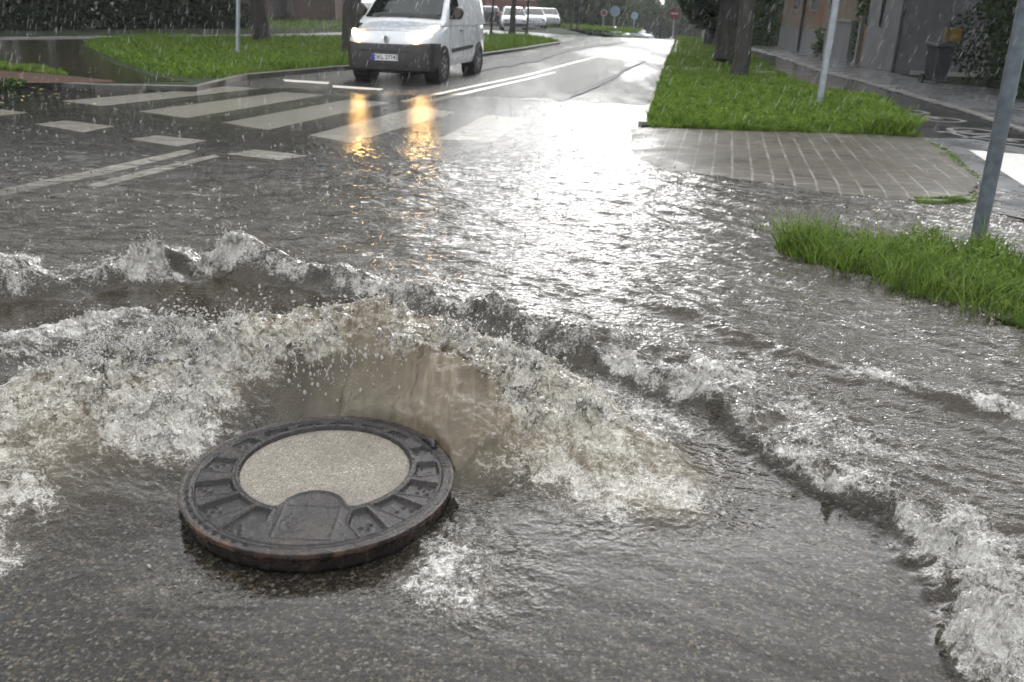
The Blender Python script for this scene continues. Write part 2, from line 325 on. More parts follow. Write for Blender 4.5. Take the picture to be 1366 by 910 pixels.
# ------------------------------------------------------------------ ground sheets
def sheet(name, poly, z, mat, sub=0, **k):
    """flat polygon cut as a sheet; follows the far dip"""
    import bmesh
    bm = bmesh.new(); vs_ = [bm.verts.new((x, y, 0)) for x, y in poly]; bm.faces.new(vs_)
    bmesh.ops.triangulate(bm, faces=bm.faces)
    if sub:
        ys = [p[1] for p in poly]; y = min(ys)
        for yy in np.arange(math.floor(min(ys)), max(ys), sub):
            if yy > 50:
                bmesh.ops.bisect_plane(bm, geom=bm.verts[:]+bm.edges[:]+bm.faces[:], plane_co=(0, yy, 0), plane_no=(0, 1, 0))
    for v in bm.verts: v.co.z = z+float(drop(v.co.x, v.co.y))
    bm.normal_update()
    for f in bm.faces:
        if f.normal.z < 0: f.normal_flip()
    me = bpy.data.meshes.new(name); bm.to_mesh(me); bm.free(); me.materials.append(mat)
    o = bpy.data.objects.new(name, me); link(o); k.setdefault('kind', 'structure'); tag(o, **k); return o
def raised(name, poly, z0, z1, mat, **k):
    mb = MB(); mb.prism(poly, z0, z1); o = mb.build(name, mat); k.setdefault('kind', 'structure'); tag(o, **k); return o
def P(pts, z=0.0): return [at(x, y, z) for x, y in pts]

gx = np.concatenate([np.linspace(-400, -60, 12), np.linspace(-55, 55, 56), np.linspace(60, 400, 12)]); gy = np.concatenate([np.linspace(-80, 44, 20), np.linspace(46, 180, 68), np.linspace(190, 700, 12)])
X, Y = np.meshgrid(gx, gy); Z = drop(X, Y)-.035; nx, ny = len(gx), len(gy)
I = np.arange(nx*ny).reshape(ny, nx); FQ = np.stack([I[:-1, :-1], I[:-1, 1:], I[1:, 1:], I[1:, :-1]], -1).reshape(-1, 4)
tag(np_mesh('ground', np.stack([X, Y, Z], -1).reshape(-1, 3), FQ, M['turf'], smooth=True), kind='structure')

# road: crossroads sheet and the main road running off to the far right
Ledge = [(-5.7, 16.0), (-4.2, 20.7), (-1.3, 28.3), (1.45, 41), (5.2, 55), (9.5, 72), (16, 98), (26, 140), (40, 200)]
Redge = [(44.5, 200), (30.5, 140), (20.3, 98), (14, 75), (9.2, 54), (3.95, 24.3), (2.3, 15.5), (1.6, 12.0), (1.3, 10.2)]
road_poly = [(-40, -12), (40, -12), (40, 6.2), (4.0, 8.6), (1.3, 10.2)]
sheet('road', [(-40, -12), (40, -12), (40, 5.0), (12, 6.6), (5, 8.5), (1.3, 10.2)]+Redge[::-1][1:]+Ledge[::-1]+[(-5.75, 15.6), (-6.9, 14.4), (-8.6, 14.7), (-40, 16)], 0.0, M['asphalt'], sub=4)
# side street with the parked cars (left of the junction)
sheet('side_street', [(1.5, 41.2), (5.2, 55), (8, 66), (3.5, 72), (5.5, 100), (-3.5, 100), (-4.5, 60), (-6.5, 47), (-1.6, 47.5), (-.6, 46.0)], .004, M['apron'], sub=6)

KZ = .09
def kerb(name, pts, wd=.13, z=KZ, side=1, **k):
    mb = MB(); out = []
    for i, p in enumerate(pts):
        a = Vector(pts[max(i-1, 0)]); b = Vector(pts[min(i+1, len(pts)-1)]); d = (b-a).normalized(); n = Vector((-d.y, d.x))*side
        out.append((p, (p[0]+n.x*wd, p[1]+n.y*wd)))
    for i in range(len(pts)-1):
        (a, a2), (b, b2) = out[i], out[i+1]
        L = (Vector(b)-Vector(a)).length; n = max(1, int(L/1.0))
        for j in range(n):
            f0 = (j+.006)/n; f1 = (j+.994)/n
            q = lambda u, v_, f: (u[0]+(v_[0]-u[0])*f, u[1]+(v_[1]-u[1])*f)
            c = [q(a, b, f0), q(a, b, f1), q(a2, b2, f1), q(a2, b2, f0)]
            dz = float(drop(c[0][0], c[0][1])); mb.prism(c if side > 0 else c[::-1], -.04+dz, z+dz+rnd.uniform(-.002, .003))
    o = mb.build(name, M['kerb'], bevel=0); k.setdefault('kind', 'structure'); return tag(o, **k)

VL = [(-40, 16.0), (-8.66, 14.75), (-6.95, 14.5)]+P([(262, 115), (300, 106), (330, 99), (460, 88), (560, 80), (640, 72), (700, 64), (747, 56)], KZ)
kerb('kerb', VL, side=1)
verge_left = VL+[(-.6, 46), (-1.6, 47.5), (-6.5, 47), (-12, 47.5), (-60, 48)]
raised('verge', verge_left, -.03, KZ-.012, M['turf'])
sheet('verge', [(5.3, 55.6), (8.1, 66), (4, 72), (6, 100), (20, 110), (15.6, 98), (9.3, 72)], .03, M['turf'], sub=6)
IS = [(5.5, 12.2), (1.63, 12.0), (3.85, 24.3), (9.1, 54), (9.6, 54), (11.0, 49)]+P([(1012, 78), (1033, 92), (1062, 110), (1100, 119), (1140, 127), (1160, 134), (1185, 149), (1216, 162)], KZ)[::1]
island = [(1.62, 11.75)]+P([(1222, 182)], .06)+IS[-1:-9:-1]+[(11.0, 49), (9.7, 54.5), (9.1, 54), (3.85, 24.3)]
raised('verge', island, -.03, KZ-.01, M['turf'])
kerb('kerb', [(1.60, 11.95), (2.3, 15.5), (3.9, 24.3), (9.15, 54)], side=-1, wd=.12, z=.1)
# paved corner
pv = P([(849, 176), (852, 176), (1000, 178), (1224, 182), (1262, 205), (1306, 243), (1290, 262), (1216, 268), (1100, 254), (985, 238), (900, 227), (862, 214), (850, 198)], .05)

# cycle path, its pale edging line, and the pavement in front of the houses
cp = P([(1000, 66), (1035, 76), (1095, 97), (1140, 108), (1200, 125), (1280, 148), (1366, 178), (1500, 225), (1500, 320), (1366, 265), (1290, 215), (1224, 182), (1170, 142), (1030, 98), (995, 84)], .04)
sheet('cycle_path', cp, .048, M['wetpath'])
sheet('footpath', P([(1000, 56), (1040, 62), (1110, 76), (1187, 97), (1262, 112), (1366, 122), (1600, 170), (1500, 225), (1366, 178), (1280, 148), (1200, 125), (1140, 108), (1095, 97), (1035, 76), (1000, 66)], .05), .056, M['apron'])
ln = P([(1000, 64), (1035, 74.5), (1095, 95), (1140, 106), (1200, 123), (1280, 146), (1366, 176), (1500, 223)], .06)
kerb('kerb', ln, wd=.12, z=.075, side=1)
sheet('apron', P([(1226, 183), (1300, 186), (1366, 198), (1520, 230), (1520, 360), (1366, 292), (1322, 283), (1306, 268), (1308, 243), (1262, 205)], .05), .052, M['apron'])
sheet('road_marking', P([(1292, 200), (1366, 206), (1420, 212), (1480, 290), (1366, 248)], .056), .057, m_paint('bright_paint', (.6, .59, .55), (.78, .77, .73)))
kerb('kerb', P([(1216, 266), (1260, 268), (1310, 262), (1335, 268)], .06), wd=.06, z=.062, side=1)
# thin slab path across the island, and the one behind the left verge
sheet('footpath', P([(893, 88), (930, 90), (1036, 95), (1036, 99), (930, 94), (893, 93)], KZ), KZ, M['path'])
sheet('footpath', P([(-60, 50), (355, 45.5), (470, 43), (640, 36), (640, 40), (470, 48), (355, 49), (-60, 54)], KZ), KZ, M['path'])
# bare soil and the flooded dip on the left verge
sheet('soil', P([(-60, 90), (0, 94), (60, 98), (110, 103), (155, 108), (150, 110), (60, 110.5), (-60, 110.5)], KZ), KZ, M['soil'])
def m_puddle():
    t = NT('puddle_water'); c = t.co(); n = t.math('ADD', t.noise(c, 6, 4, .6), t.noise(c, 30, 3, .6))
    return t.done(t.pbr(Base_Color=t.mix(t.ramp(t.noise(c, .6, 4), .3, .7), (.035, .03, .017), (.06, .052, .028)), Roughness=.1, IOR=1.33, Normal=t.bump(n, .5, .006)))
M['puddle'] = m_puddle()
sheet('puddle', P([(-60, 46), (108, 49), (116, 64), (150, 84), (200, 100), (250, 108), (160, 110), (110, 102), (60, 97), (0, 93), (-60, 89)], KZ), KZ-.004, M['puddle'])

# painted markings
def mark(pts, z=.004, mat='paint'): return sheet('road_marking', P(pts), z, M[mat])
for q in ([(82, 135), (300, 116), (350, 118), (135, 142)], [(185, 149), (380, 123), (434, 127), (249, 158)], [(298, 164), (465, 133), (520, 137), (357, 174)],
          [(412, 181), (556, 143), (608, 150), (468, 191)], [(584, 186), (650, 153), (706, 159), (655, 190)], [(-60, 145), (0, 146), (37, 151), (0, 155), (-60, 158)],
          [(46, 166), (88, 161), (153, 169), (111, 177)], [(173, 186), (209, 181), (276, 188), (236, 196)], [(303, 206), (340, 200), (411, 208), (372, 214)],
          [(377, 106), (440, 110), (437, 112.5), (380, 109)], [(444, 114), (512, 118.5), (508, 121), (444, 117)]): mark(q)
mark([(-40, 262), (120, 228), (248, 200), (262, 203), (140, 233), (-40, 270)]); mark([(120, 246), (200, 226), (285, 207), (293, 209), (210, 231), (125, 252)])
mark([(534, 135), (620, 116.5), (700, 100), (760, 84), (800, 74), (801, 75), (762, 85.5), (702, 102), (622, 118.5), (540, 137)])
mark([(560, 136), (640, 118.5), (710, 103), (740, 96), (741, 97.2), (712, 105), (642, 121), (566, 139)])
mark([(641, 190), (705, 159), (708, 161), (648, 191)], z=.008)
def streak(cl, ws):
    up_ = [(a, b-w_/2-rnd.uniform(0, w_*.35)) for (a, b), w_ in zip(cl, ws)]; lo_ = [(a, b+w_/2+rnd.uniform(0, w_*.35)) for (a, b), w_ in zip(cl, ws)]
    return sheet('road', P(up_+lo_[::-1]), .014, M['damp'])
def finer(cl, ws, k=5):
    o, w2_ = [], []
    for (a, b), wa, wb in zip(zip(cl[:-1], cl[1:]), ws[:-1], ws[1:]):
        for i in range(k): f = i/k; o.append((a[0]+(b[0]-a[0])*f+rnd.uniform(-1, 1), a[1]+(b[1]-a[1])*f+rnd.uniform(-.7, .7))); w2_.append(wa+(wb-wa)*f)
    return o+[cl[-1]], w2_+[ws[-1]]
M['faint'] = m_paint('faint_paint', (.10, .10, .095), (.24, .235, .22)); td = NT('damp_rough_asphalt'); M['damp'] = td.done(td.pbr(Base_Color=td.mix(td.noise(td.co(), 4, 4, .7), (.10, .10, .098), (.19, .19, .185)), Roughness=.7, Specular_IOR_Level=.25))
streak(*finer([(735, 143), (752, 135), (775, 124), (800, 112), (818, 104), (835, 93), (862, 81)], [.5, .8, 3, 5, 3.5, 2.5, .5]))
streak(*finer([(632, 93), (680, 84), (720, 77), (745, 69), (790, 62), (838, 55.5)], [6, 7, 6, 4, 3, .6]))
# cycle symbols worn into the cycle path
def ring(cx, cy, r, w=.05, n=28): return [(cx+math.cos(t)*r, cy+math.sin(t)*r) for t in np.linspace(0, 2*math.pi, n)]
def bike(cx, cy, s, rot):
    mb = MB(); mb.m = Matrix.Translation((cx, cy, .053)) @ Matrix.Rotation(rot, 4, 'Z') @ Matrix.Scale(s, 4)
    for dx in (-.55, .55):
        vs_ = []; fs = []; n = 28
        for k in range(n):
            a = 2*math.pi*k/n; vs_ += [(dx+.36*math.cos(a), .36*math.sin(a), 0), (dx+.27*math.cos(a), .27*math.sin(a), 0)]
        for k in range(n): a = 2*k; b = 2*((k+1) % n); fs.append((a, b, b+1, a+1))
        mb.add(vs_, fs)
    for (a, b) in (((-.55, 0), (-.2, .5)), ((-.2, .5), (.35, .5)), ((.35, .5), (0, 0)), ((0, 0), (-.55, 0)), ((.55, 0), (.3, .7)), ((0, 0), (-.25, .62))):
        a = Vector(a); b = Vector(b); n_ = (b-a).normalized(); n_ = Vector((-n_.y, n_.x))*.045
        mb.add([(*(a-n_), .0015), (*(b-n_), .0015), (*(b+n_), .0015), (*(a+n_), .0015)], [(0, 1, 2, 3)])
    return tag(mb.build('road_marking', M['faint']), kind='structure')
c1 = at(1232, 154, .05); bike(c1[0], c1[1], 1.0, R_(95)); c1 = at(1326, 182, .05); bike(c1[0], c1[1], .95, R_(95))

# ------------------------------------------------------------------ flood water
def inpoly(px, py, poly):
    c = np.zeros(len(px), bool); n = len(poly)
    for i in range(n):
        x0, y0 = poly[i]; x1, y1 = poly[(i+1) % n]
        m_ = ((y0 > py) != (y1 > py)) & (px < (x1-x0)*(py-y0)/((y1-y0) or 1e-9)+x0); c ^= m_
    return c
def pdist(x, y, pl):
    """signed distance to a polyline (positive on its left) and the values carried by its points"""
    best = np.full(x.shape, 1e9, np.float32); sgn = np.ones_like(best); val = [np.zeros_like(best) for _ in pl[0][2:]]; arc = np.zeros_like(best); L0 = 0
    for a, b in zip(pl[:-1], pl[1:]):
        dx, dy = b[0]-a[0], b[1]-a[1]; L2 = dx*dx+dy*dy
        t = np.clip(((x-a[0])*dx+(y-a[1])*dy)/L2, 0, 1); qx = x-a[0]-t*dx; qy = y-a[1]-t*dy
        d = np.sqrt(qx*qx+qy*qy); m = d < best
        best = np.where(m, d, best); cs = dx*(y-a[1])-dy*(x-a[0]); sgn = np.where(m, np.where(cs >= 0, 1, -1), sgn)
        for i in range(len(val)): val[i] = np.where(m, a[2+i]+(b[2+i]-a[2+i])*t, val[i])
        arc = np.where(m, L0+t*math.sqrt(L2), arc); L0 += math.sqrt(L2)
    return best*sgn, val, arc
CX, CY, CR, CZ = -.600, 2.410, .427, .078
#        x     y     amp  wi   wo   turb tan
R1 = [(-2.6, 1.75, .06, .34, .30, .9, .30), (-2.25, 2.15, .13, .48, .30, 1.0, .45), (-1.85, 2.62, .20, .60, .26, 1.0, .6), (-1.5, 3.0, .26, .58, .22, 1.0, .55), (-1.2, 3.25, .31, .44, .22, 1.0, .5), (-.9, 3.36, .34, .32, .24, .95, .7),
      (-.55, 3.36, .36, .40, .24, .75, 1.0), (-.22, 3.24, .34, .48, .22, .75, 1.0), (.03, 3.08, .29, .52, .20, .9, 1.0), (.22, 2.95, .22, .50, .2, 1.0, .95), (.38, 2.78, .12, .40, .2, .95, .8), (.5, 2.6, .04, .3, .2, .7, .5)]
#        x     y    amp  turb
R2 = [(-4.8, 4.3, .10, .8, .5), (-3.3, 4.25, .13, 1.0, .55), (-2.6, 4.2, .15, 1.0, .6), (-2.2, 4.45, .13, 1.0, .45), (-1.85, 4.68, .17, 1.0, .32), (-1.55, 4.72, .22, .95, .25), (-1.3, 4.6, .19, 1.0, .25), (-1.05, 4.55, .12, .9, .3), (-.7, 4.4, .14, 1.0, .34), (-.35, 4.2, .13, 1.0, .4), (.02, 3.95, .13, 1.0, .42),
      (.36, 3.65, .14, 1.0, .40), (.62, 3.38, .12, .8, .36), (.85, 3.0, .10, .6, .32), (1.0, 2.68, .085, .6, .2), (1.10, 2.42, .09, 1.0, .16), (1.24, 2.14, .10, 1.0, .20), (1.27, 1.95, .09, 1.0, .24), (1.22, 1.7, .09, 1.0, .28), (1.16, 1.3, .09, 1.0, .3), (1.1, .8, .08, 1, .3)]
R3 = [(-.2, 5.1, .0, .1), (.4, 4.55, .02, .2), (.78, 4.28, .035, .3), (1.28, 3.65, .04, .25), (1.64, 3.34, .04, .7), (1.9, 3.18, .045, .8), (2.1, 3.05, .04, .9), (2.8, 2.8, .03, .5)]
R4 = [(-3.3, 2.7, .05, 1.0), (-2.6, 3.15, .06, 1.0), (-2.05, 3.62, .08, 1.0), (-1.9, 3.9, .06, .9)]
def lerp(a, b, t): return a+(b-a)*t
def water_fields(x, y):
    wx = fbm(x, y, 2.2, 3, 1)*.16+fbm(x, y, 8, 2, 5)*.05; wy = fbm(x, y, 2.2, 3, 2)*.16+fbm(x, y, 8, 2, 6)*.05
    x2 = x+wx*.55; y2 = y+wy*.55
    s2, (a2, t2, w2), k2 = pdist(x2, y2, R2); s2 = s2+.10*fbm(x, y, 1.6, 2, 301)+.05*fbm(x, y, 5, 3, 302); s3, (a3, t3), k3 = pdist(x2, y2, R3); s1, (a1, wi, wo, t1, tn1), k1 = pdist(x+wx*.3, y+wy*.3, R1); s4, (a4, t4), k4 = pdist(x2, y2, R4)
    out = sstep(-.07, .03, s2)
    chop = sstep(14, 5, y)
    base = lerp(.010, .05, out*sstep(.0, .05, s2+.05))
    gapv = sstep(-.45, .15, pn(k2*1.3, k2*0, 29)+.4*pn(k2*4.1, k2*0, 39)); scal = .30+1.15*np.abs(pn(k2*1.9, k2*0, 9))+.35*np.abs(pn(k2*6, k2*0, 19))
    e2 = np.where(s2 < 0, np.exp(-(s2/.055)**2), np.exp(-(s2/(w2*.6))**2)); h = base+(a2*scal-.03)*e2*out.clip(.0, 1)+a2*.55*e2*(1-out)
    h = h+a3*np.where(s3 < 0, np.exp(-(s3/.06)**2), np.exp(-(s3/.2)**2))*sstep(.05, .2, s2)
    h = h+a4*np.exp(-(s4/.13)**2)
    q = np.where(s1 < 0, np.exp(-np.abs(s1/wi)**2.6), np.exp(-np.abs(s1/wo)**2.0))
    h1 = a1*q*(.86+.22*fbm(x, y, 3.0, 2, 21))
    h = np.maximum(h, h1)+np.minimum(h, h1)*.35
    dc = np.sqrt((x-CX)**2+(y-CY)**2)-CR
    T = t2*np.where(s2 < 0, np.exp(-(s2/(.05+.09*np.clip(fbm(x, y, 2.2, 2, 305)+.2, 0, 1)*sstep(.9, .4, x)))**2), np.exp(-(s2/(w2*1.25))**2))*(.35+.65*sstep(-.25, .25, fbm(x, y, 3.1, 3, 303)+.45*np.exp(-(s2/.09)**2)))*(.55+.45*gapv)
    T1 = t1*np.where(s1 < 0, np.exp(-np.abs(s1/(wi*1.05))**3), np.exp(-(s1/.27)**2))
    # the smooth sheet of the inner wall, right of the cover's back
    xw = x+.22*fbm(x, y, 4, 3, 35); wall = sstep(-1.0, -.80, xw)*sstep(.05, -.2, x)*sstep(-.19, -.27, s1-.10*fbm(x, y, 6, 3, 33))*sstep(-.75, -.6, s1)
    T1 = T1*(1-wall*(.84-.30*sstep(.0, .5, fbm(x*2.2, y, 5, 3, 36))))
    spill = np.exp(-(((x-.33)/.42)**2+((y-2.62)/.36)**2)**1.5)*.8      # broken water running off to the right of the cover
    spill = np.maximum(spill, np.exp(-(((x+.12)/.22)**2+((y-2.05)/.25)**2))*.6)
    spill = np.maximum(spill, np.exp(-(((x+1.62)/.30)**2+((y-1.98)/.13)**2)**1.5)*.85)
    spill = np.maximum(spill, np.exp(-(((x+1.15)/.18)**2+((y-2.62)/.22)**2))*.8)
    spill = np.maximum(spill, np.exp(-(((x+.95)/.25)**2+((y-1.93)/.10)**2))*.4)
    spill = np.maximum(spill, np.exp(-(((x-.95)/.35)**2+((y-3.5)/.5)**2))*.5)
    spill = np.maximum(spill, np.exp(-(((x-.42+.8*(y-3.25))/.22)**2+((y-3.25)/.42)**2))*.62)
    T3 = t3*np.exp(-(s3/.06)**2)*sstep(.05, .2, s2); T4 = t4*np.exp(-(s4/.14)**2)
    spill = np.maximum(spill, .55*out*sstep(.9, .1, s2)*sstep(3.9, 3.0, y)*sstep(.9, 1.1, x))
    turb = np.clip(np.maximum.reduce([T, T1, spill, T3, T4]), 0, 1)
    patch = sstep(-.35, .25, fbm(x, y, 3.2, 3, 44))
    turb = turb*(.45+.55*patch)
    inside = 1-out
    murk = lerp(.05, .62, out)
    murk = np.maximum(murk, np.clip(np.maximum(q*1.35*(a1 > .02), turb*1.1), 0, 1)); murk = np.where(out < .5, np.maximum(murk, .5*sstep(2.5, 3.4, y)), murk)
    murk = lerp(murk, lerp(.12, .4, sstep(-.5, 1.5, x)), sstep(5.6, 8, y)*out)
    murk = np.clip(murk+.10*fbm(x, y, 3, 3, 50), .03, 1); body_ = np.clip(1.25*np.exp(-(((x+.28)/.62)**2+((y-2.95)/.50)**2)**2), 0, 1); murk = np.maximum(murk, body_)
    tan = np.clip(.14+np.maximum(tn1*q*.95, body_*.62)+.25*turb, 0, 1); tan = np.clip(tan+.25*fbm(x, y, 3.5, 3, 60)*q, 0, 1); tan = tan*(1-.62*wall*sstep(-.25, -.8, x+.25*(y-3)))*(1-.5*wall*sstep(-.1, .5, fbm(x*2.4, y*.7, 4, 3, 61)))
    foam = np.clip(turb*1.02, 0, 1)*(.62+.38*sstep(-.3, .25, fbm(x, y, 7.5, 3, 70, .7)))
    right_mound = sstep(-.95, -.6, x)*q*sstep(.3, -.2, x)*.8
    foam = foam*(1-.42*right_mound)
    rip = lerp(.16, 1.0, out)*np.ones_like(x)
    rip = rip*.8*lerp(1, .45, sstep(7.2, 12, y)); rip = rip*(1-.5*sstep(2.6, 2.0, y)*(1-out)); rip = np.where(wall > .3, .45, rip)
    return h, turb, murk, tan, foam, rip, s1, s2, q, dc, wall, out
nr, nc = 1250, 980
yy = 1.15*np.exp(np.linspace(0, math.log(17.5/1.15), nr)); tt = np.linspace(-1, 1, nc)
tt = (.86*tt)
Yg, Tg = np.meshgrid(yy, tt, indexing='ij'); Xg = (Yg+.55)*Tg-.12*Tg; x = Xg.astype(np.float32).ravel(); y = Yg.astype(np.float32).ravel()
h, turb, murk, tan, foam, rip, s1, s2, q, dc, wall, out = water_fields(x, y)
# general ripples, finer near, stretched along the outward flow
th = R_(-32); xr = x*math.cos(th)+y*math.sin(th); yr = -x*math.sin(th)+y*math.cos(th)
lf = sstep(.6, -.9, x); rp1 = lerp(fbm(xr*.5, yr*1.5, 3.0, 4, 80, .6), fbm(x*.45, y*1.6, 3.0, 4, 82, .6), lf); rp2 = lerp(ridged(xr*.6, yr*1.8, 6.0, 3, 90, .55), ridged(x*.5, y*2.0, 4.2, 3, 92, .55), lf)-.5
amp = lerp(.0014, .019, out)*lerp(1, .12, sstep(7.2, 12.2, y)); h = h+rp1*amp*2.1+rp2*amp*.5+out*.012*fbm(xr*.35, yr, 1.5, 2, 85)*sstep(9, 6, y)
# broken water
c1_ = ridged(x+.04*fbm(x, y, 9, 2, 3), y, 6.5, 5, 100, .62)-.5; c2_ = fbm(x, y, 14, 5, 120, .68); c4_ = fbm(x, y, 52, 3, 190, .7); c3_ = ridged(x, y*1.2, 24, 3, 140, .62)-.5
lev = (.42+.58*np.clip(h/.20, 0, 1))*lerp(.55, 1, sstep(1.7, 2.9, y))
nearR2 = np.exp(-(s2/.16)**2); sp = np.maximum(0, fbm(x+.03*c2_, y, 17, 3, 210, .7)-.10); dz = turb*(c1_*.075+c2_*.055+c3_*.036+c4_*.020*sstep(6, 3.5, y))*lev+turb**2*np.maximum(0, c1_-.12)**2*.30*lev+turb*nearR2*sp*.16*sstep(7, 4, y)
dz = np.where(dz < 0, dz*.7, dz)
dx_ = turb*lev*(fbm(x, y, 11, 4, 160, .65)*.10); dy_ = turb*lev*(fbm(x, y, 11, 4, 170, .65)*.10-.035*np.clip(c1_, 0, 1)-.10*sp*nearR2)
hd = h+dz+wall*(.020*fbm(x*1.0, y*.45, 8, 4, 180, .6)+.030*fbm(x, y, 4.2, 3, 181)+.012*(ridged(x*1.0, y*.5, 13, 3, 182)-.5))
# keep the cover free: the water stands behind it and runs past its sides
lim = .012+np.clip(dc+.015, 0, 9)*(1.3+2.2*sstep(2.25, 2.6, y)+1.6*(x < CX-.2)*sstep(2.1, 2.4, y)); hd = np.minimum(hd, np.where(dc < .35, lim, 9)); k = sstep(0, .12, dc); dx_ *= k; dy_ *= k
hd = np.maximum(hd, .002+.002*np.abs(rp1))
pvm = inpoly(x, y, pv)
# thin out towards the dry ends of the flood
edge = fbm(x, y, .5, 3, 200)*1.2; fade = sstep(13.2+0, 16.6, y+edge)
hd = lerp(hd, .0065, fade); hd = hd*lerp(1, .58, sstep(7.6, 9.6, y)); hd = np.where(pvm, np.minimum(hd, .032), hd); murk = lerp(murk, .03, sstep(9.5, 13.5, y+edge)); 
V = np.stack([x+dx_, y+dy_, hd], -1)
I = np.arange(nr*nc).reshape(nr, nc); F = np.stack([I[:-1, :-1], I[:-1, 1:], I[1:, 1:], I[1:, :-1]], -1).reshape(-1, 4)
# paved corner dipping under the flood
gx_, gy_ = np.meshgrid(np.arange(.9, 6.2, .05), np.arange(6.9, 12.6, .05)); gxf, gyf = gx_.ravel(), gy_.ravel()
front = P([(846, 150), (848, 176), (850, 198), (862, 214), (900, 227), (985, 238), (1100, 254), (1216, 268), (1292, 263)], .04)
sdp = -pdist(gxf.astype(np.float32), gyf.astype(np.float32), front)[0]; sdp = np.where(np.abs(sdp) > 9, 1, sdp)
sdp = -sdp
zz_ = np.clip(.036+.13*sdp, -.01, .066)+.003*fbm(gxf, gyf, 1.3, 3, 401); Ig = np.arange(gx_.size).reshape(gx_.shape); Fg = np.stack([Ig[:-1, :-1], Ig[:-1, 1:], Ig[1:, 1:], Ig[1:, :-1]], -1).reshape(-1, 4)
mgx = gxf[Fg].mean(1); mgy = gyf[Fg].mean(1); edge_r = P([(1222, 181), (1262, 205), (1306, 243), (1292, 266)], .05)
kp = (sdp[Fg].mean(1) > -.45) & (mgy < np.interp(mgx, [1.5, 5.3], [11.85, 12.15])) & (pdist(mgx.astype(np.float32), mgy.astype(np.float32), edge_r)[0] < 0)
tag(np_mesh('pavement', np.stack([gxf, gyf, zz_], -1), Fg[kp], M['paver'], smooth=True), kind='structure')
# drop what lies on the verges and the far left kerb
cxm = x[F].mean(1); cym = y[F].mean(1)
keep = cym < np.interp(cxm, [-40, -8.66, -6.9, -5.75, 2.3, 2.4, 60], [15.6, 14.7, 14.4, 15.6, 16.6, 15.8, 12.])
keep &= cym < 15.1+3.2*fbm(cxm*.55, cym, .55, 4, 501)+.9*fbm(cxm, cym, 3, 3, 502)+.45*np.clip(-cxm, 0, 6)
keep &= ~((cxm > 4.2+.0*cym) & (cym > 9.2-.35*(cxm-4.2)))
F = F[keep]
wobj = np_mesh('flood_water', V, F, M['water'], smooth=True, attrs=dict(turb=turb, murk=murk, tan=tan, foam=foam, ripple=rip)); tag(wobj, kind='structure')

# ------------------------------------------------------------------ splash: drops, beads and threads of water thrown off the crests
import bmesh
def ico(sub):
    b = bmesh.new(); bmesh.ops.create_icosphere(b, subdivisions=sub, radius=1); b.verts.ensure_lookup_table()
    v = np.array([q_.co[:] for q_ in b.verts]); f = np.array([[z.index for z in q_.verts] for q_ in b.faces]); b.free(); return v, f
def blobs(C, S, axes=None, sub=1, seed=0):
    """C (n,3), S (n,3) radii, random rotations"""
    v, f = ico(sub); n = len(C); rs = np.random.RandomState(seed)
    if axes is None:
        qv = rs.normal(size=(n, 4)); qv /= np.linalg.norm(qv, axis=1)[:, None]; a, b, c, d = qv.T
        Rm = np.stack([1-2*(c*c+d*d), 2*(b*c-a*d), 2*(b*d+a*c), 2*(b*c+a*d), 1-2*(b*b+d*d), 2*(c*d-a*b), 2*(b*d-a*c), 2*(c*d+a*b), 1-2*(b*b+c*c)], -1).reshape(n, 3, 3)
    else: Rm = axes
    P_ = np.einsum('nij,nkj->nki', Rm, v[None]*S[:, None, :])+C[:, None, :]
    Fx = f[None]+(np.arange(n)*len(v))[:, None, None]
    return P_.reshape(-1, 3), Fx.reshape(-1, 3)
rs = np.random.RandomState(5)
hn = hd.astype(np.float32)
# candidates weighted by turbulence and nearness
wgt = turb**3*np.clip(hn/.10, .15, 2.5)*(y < 6)*(dc > .02)*(np.clip(y, 1.4, 6)**2)*(.15+.85*(np.abs(Tg.ravel()) < .66))
wgt *= .2+sstep(.0, .3, c1_)
wgt = wgt/wgt.sum(); 
idx = rs.choice(len(x), 14000, p=wgt)
C = V[idx].copy(); up = rs.exponential(.018, len(idx))*np.clip(hn[idx]/.12, .25, 1.8); C[:, 2] += up; C[:, 0] += rs.normal(0, .012, len(idx)); C[:, 1] += rs.normal(0, .012, len(idx))-.012
sz = np.clip(rs.lognormal(math.log(.0020), .5, len(idx)), .0008, .0065); S = np.stack([sz, sz*rs.uniform(.6, 1, len(idx)), sz*rs.uniform(1, 2.2, len(idx))], -1)
Va, Fa = blobs(C, S, sub=1, seed=1)
tag(np_mesh('splash_drops', Va, Fa, M['drop'], smooth=True), 'fine white drops thrown up along the breaking crests', 'water drops', kind='stuff')
# threads and lips
mb = MB(); idx2 = rs.choice(len(x), 520, p=wgt)
for i in idx2:
    p = Vector(V[i]); L = rs.uniform(.012, .05); d = Vector((rs.normal(0, .6), rs.normal(-.3, .6), rs.uniform(.2, 1.2))).normalized(); d2 = (d+Vector((rs.normal(0, .7), rs.normal(-.3, .6), rs.uniform(-1, .2)))).normalized()
    pts = [p-d*.01, p+d*L*.35, p+d*L*.6+d2*L*.15, p+d*L*.7+d2*L*.5]; r = rs.uniform(.0012, .003); mb.tube(pts, [r*1.6, r, r*.75, r*1.25], 6)
tag(mb.build('splash_threads', M['drop'], smooth=True), 'thin threads of water pulled up from the foam', 'water threads', kind='stuff')
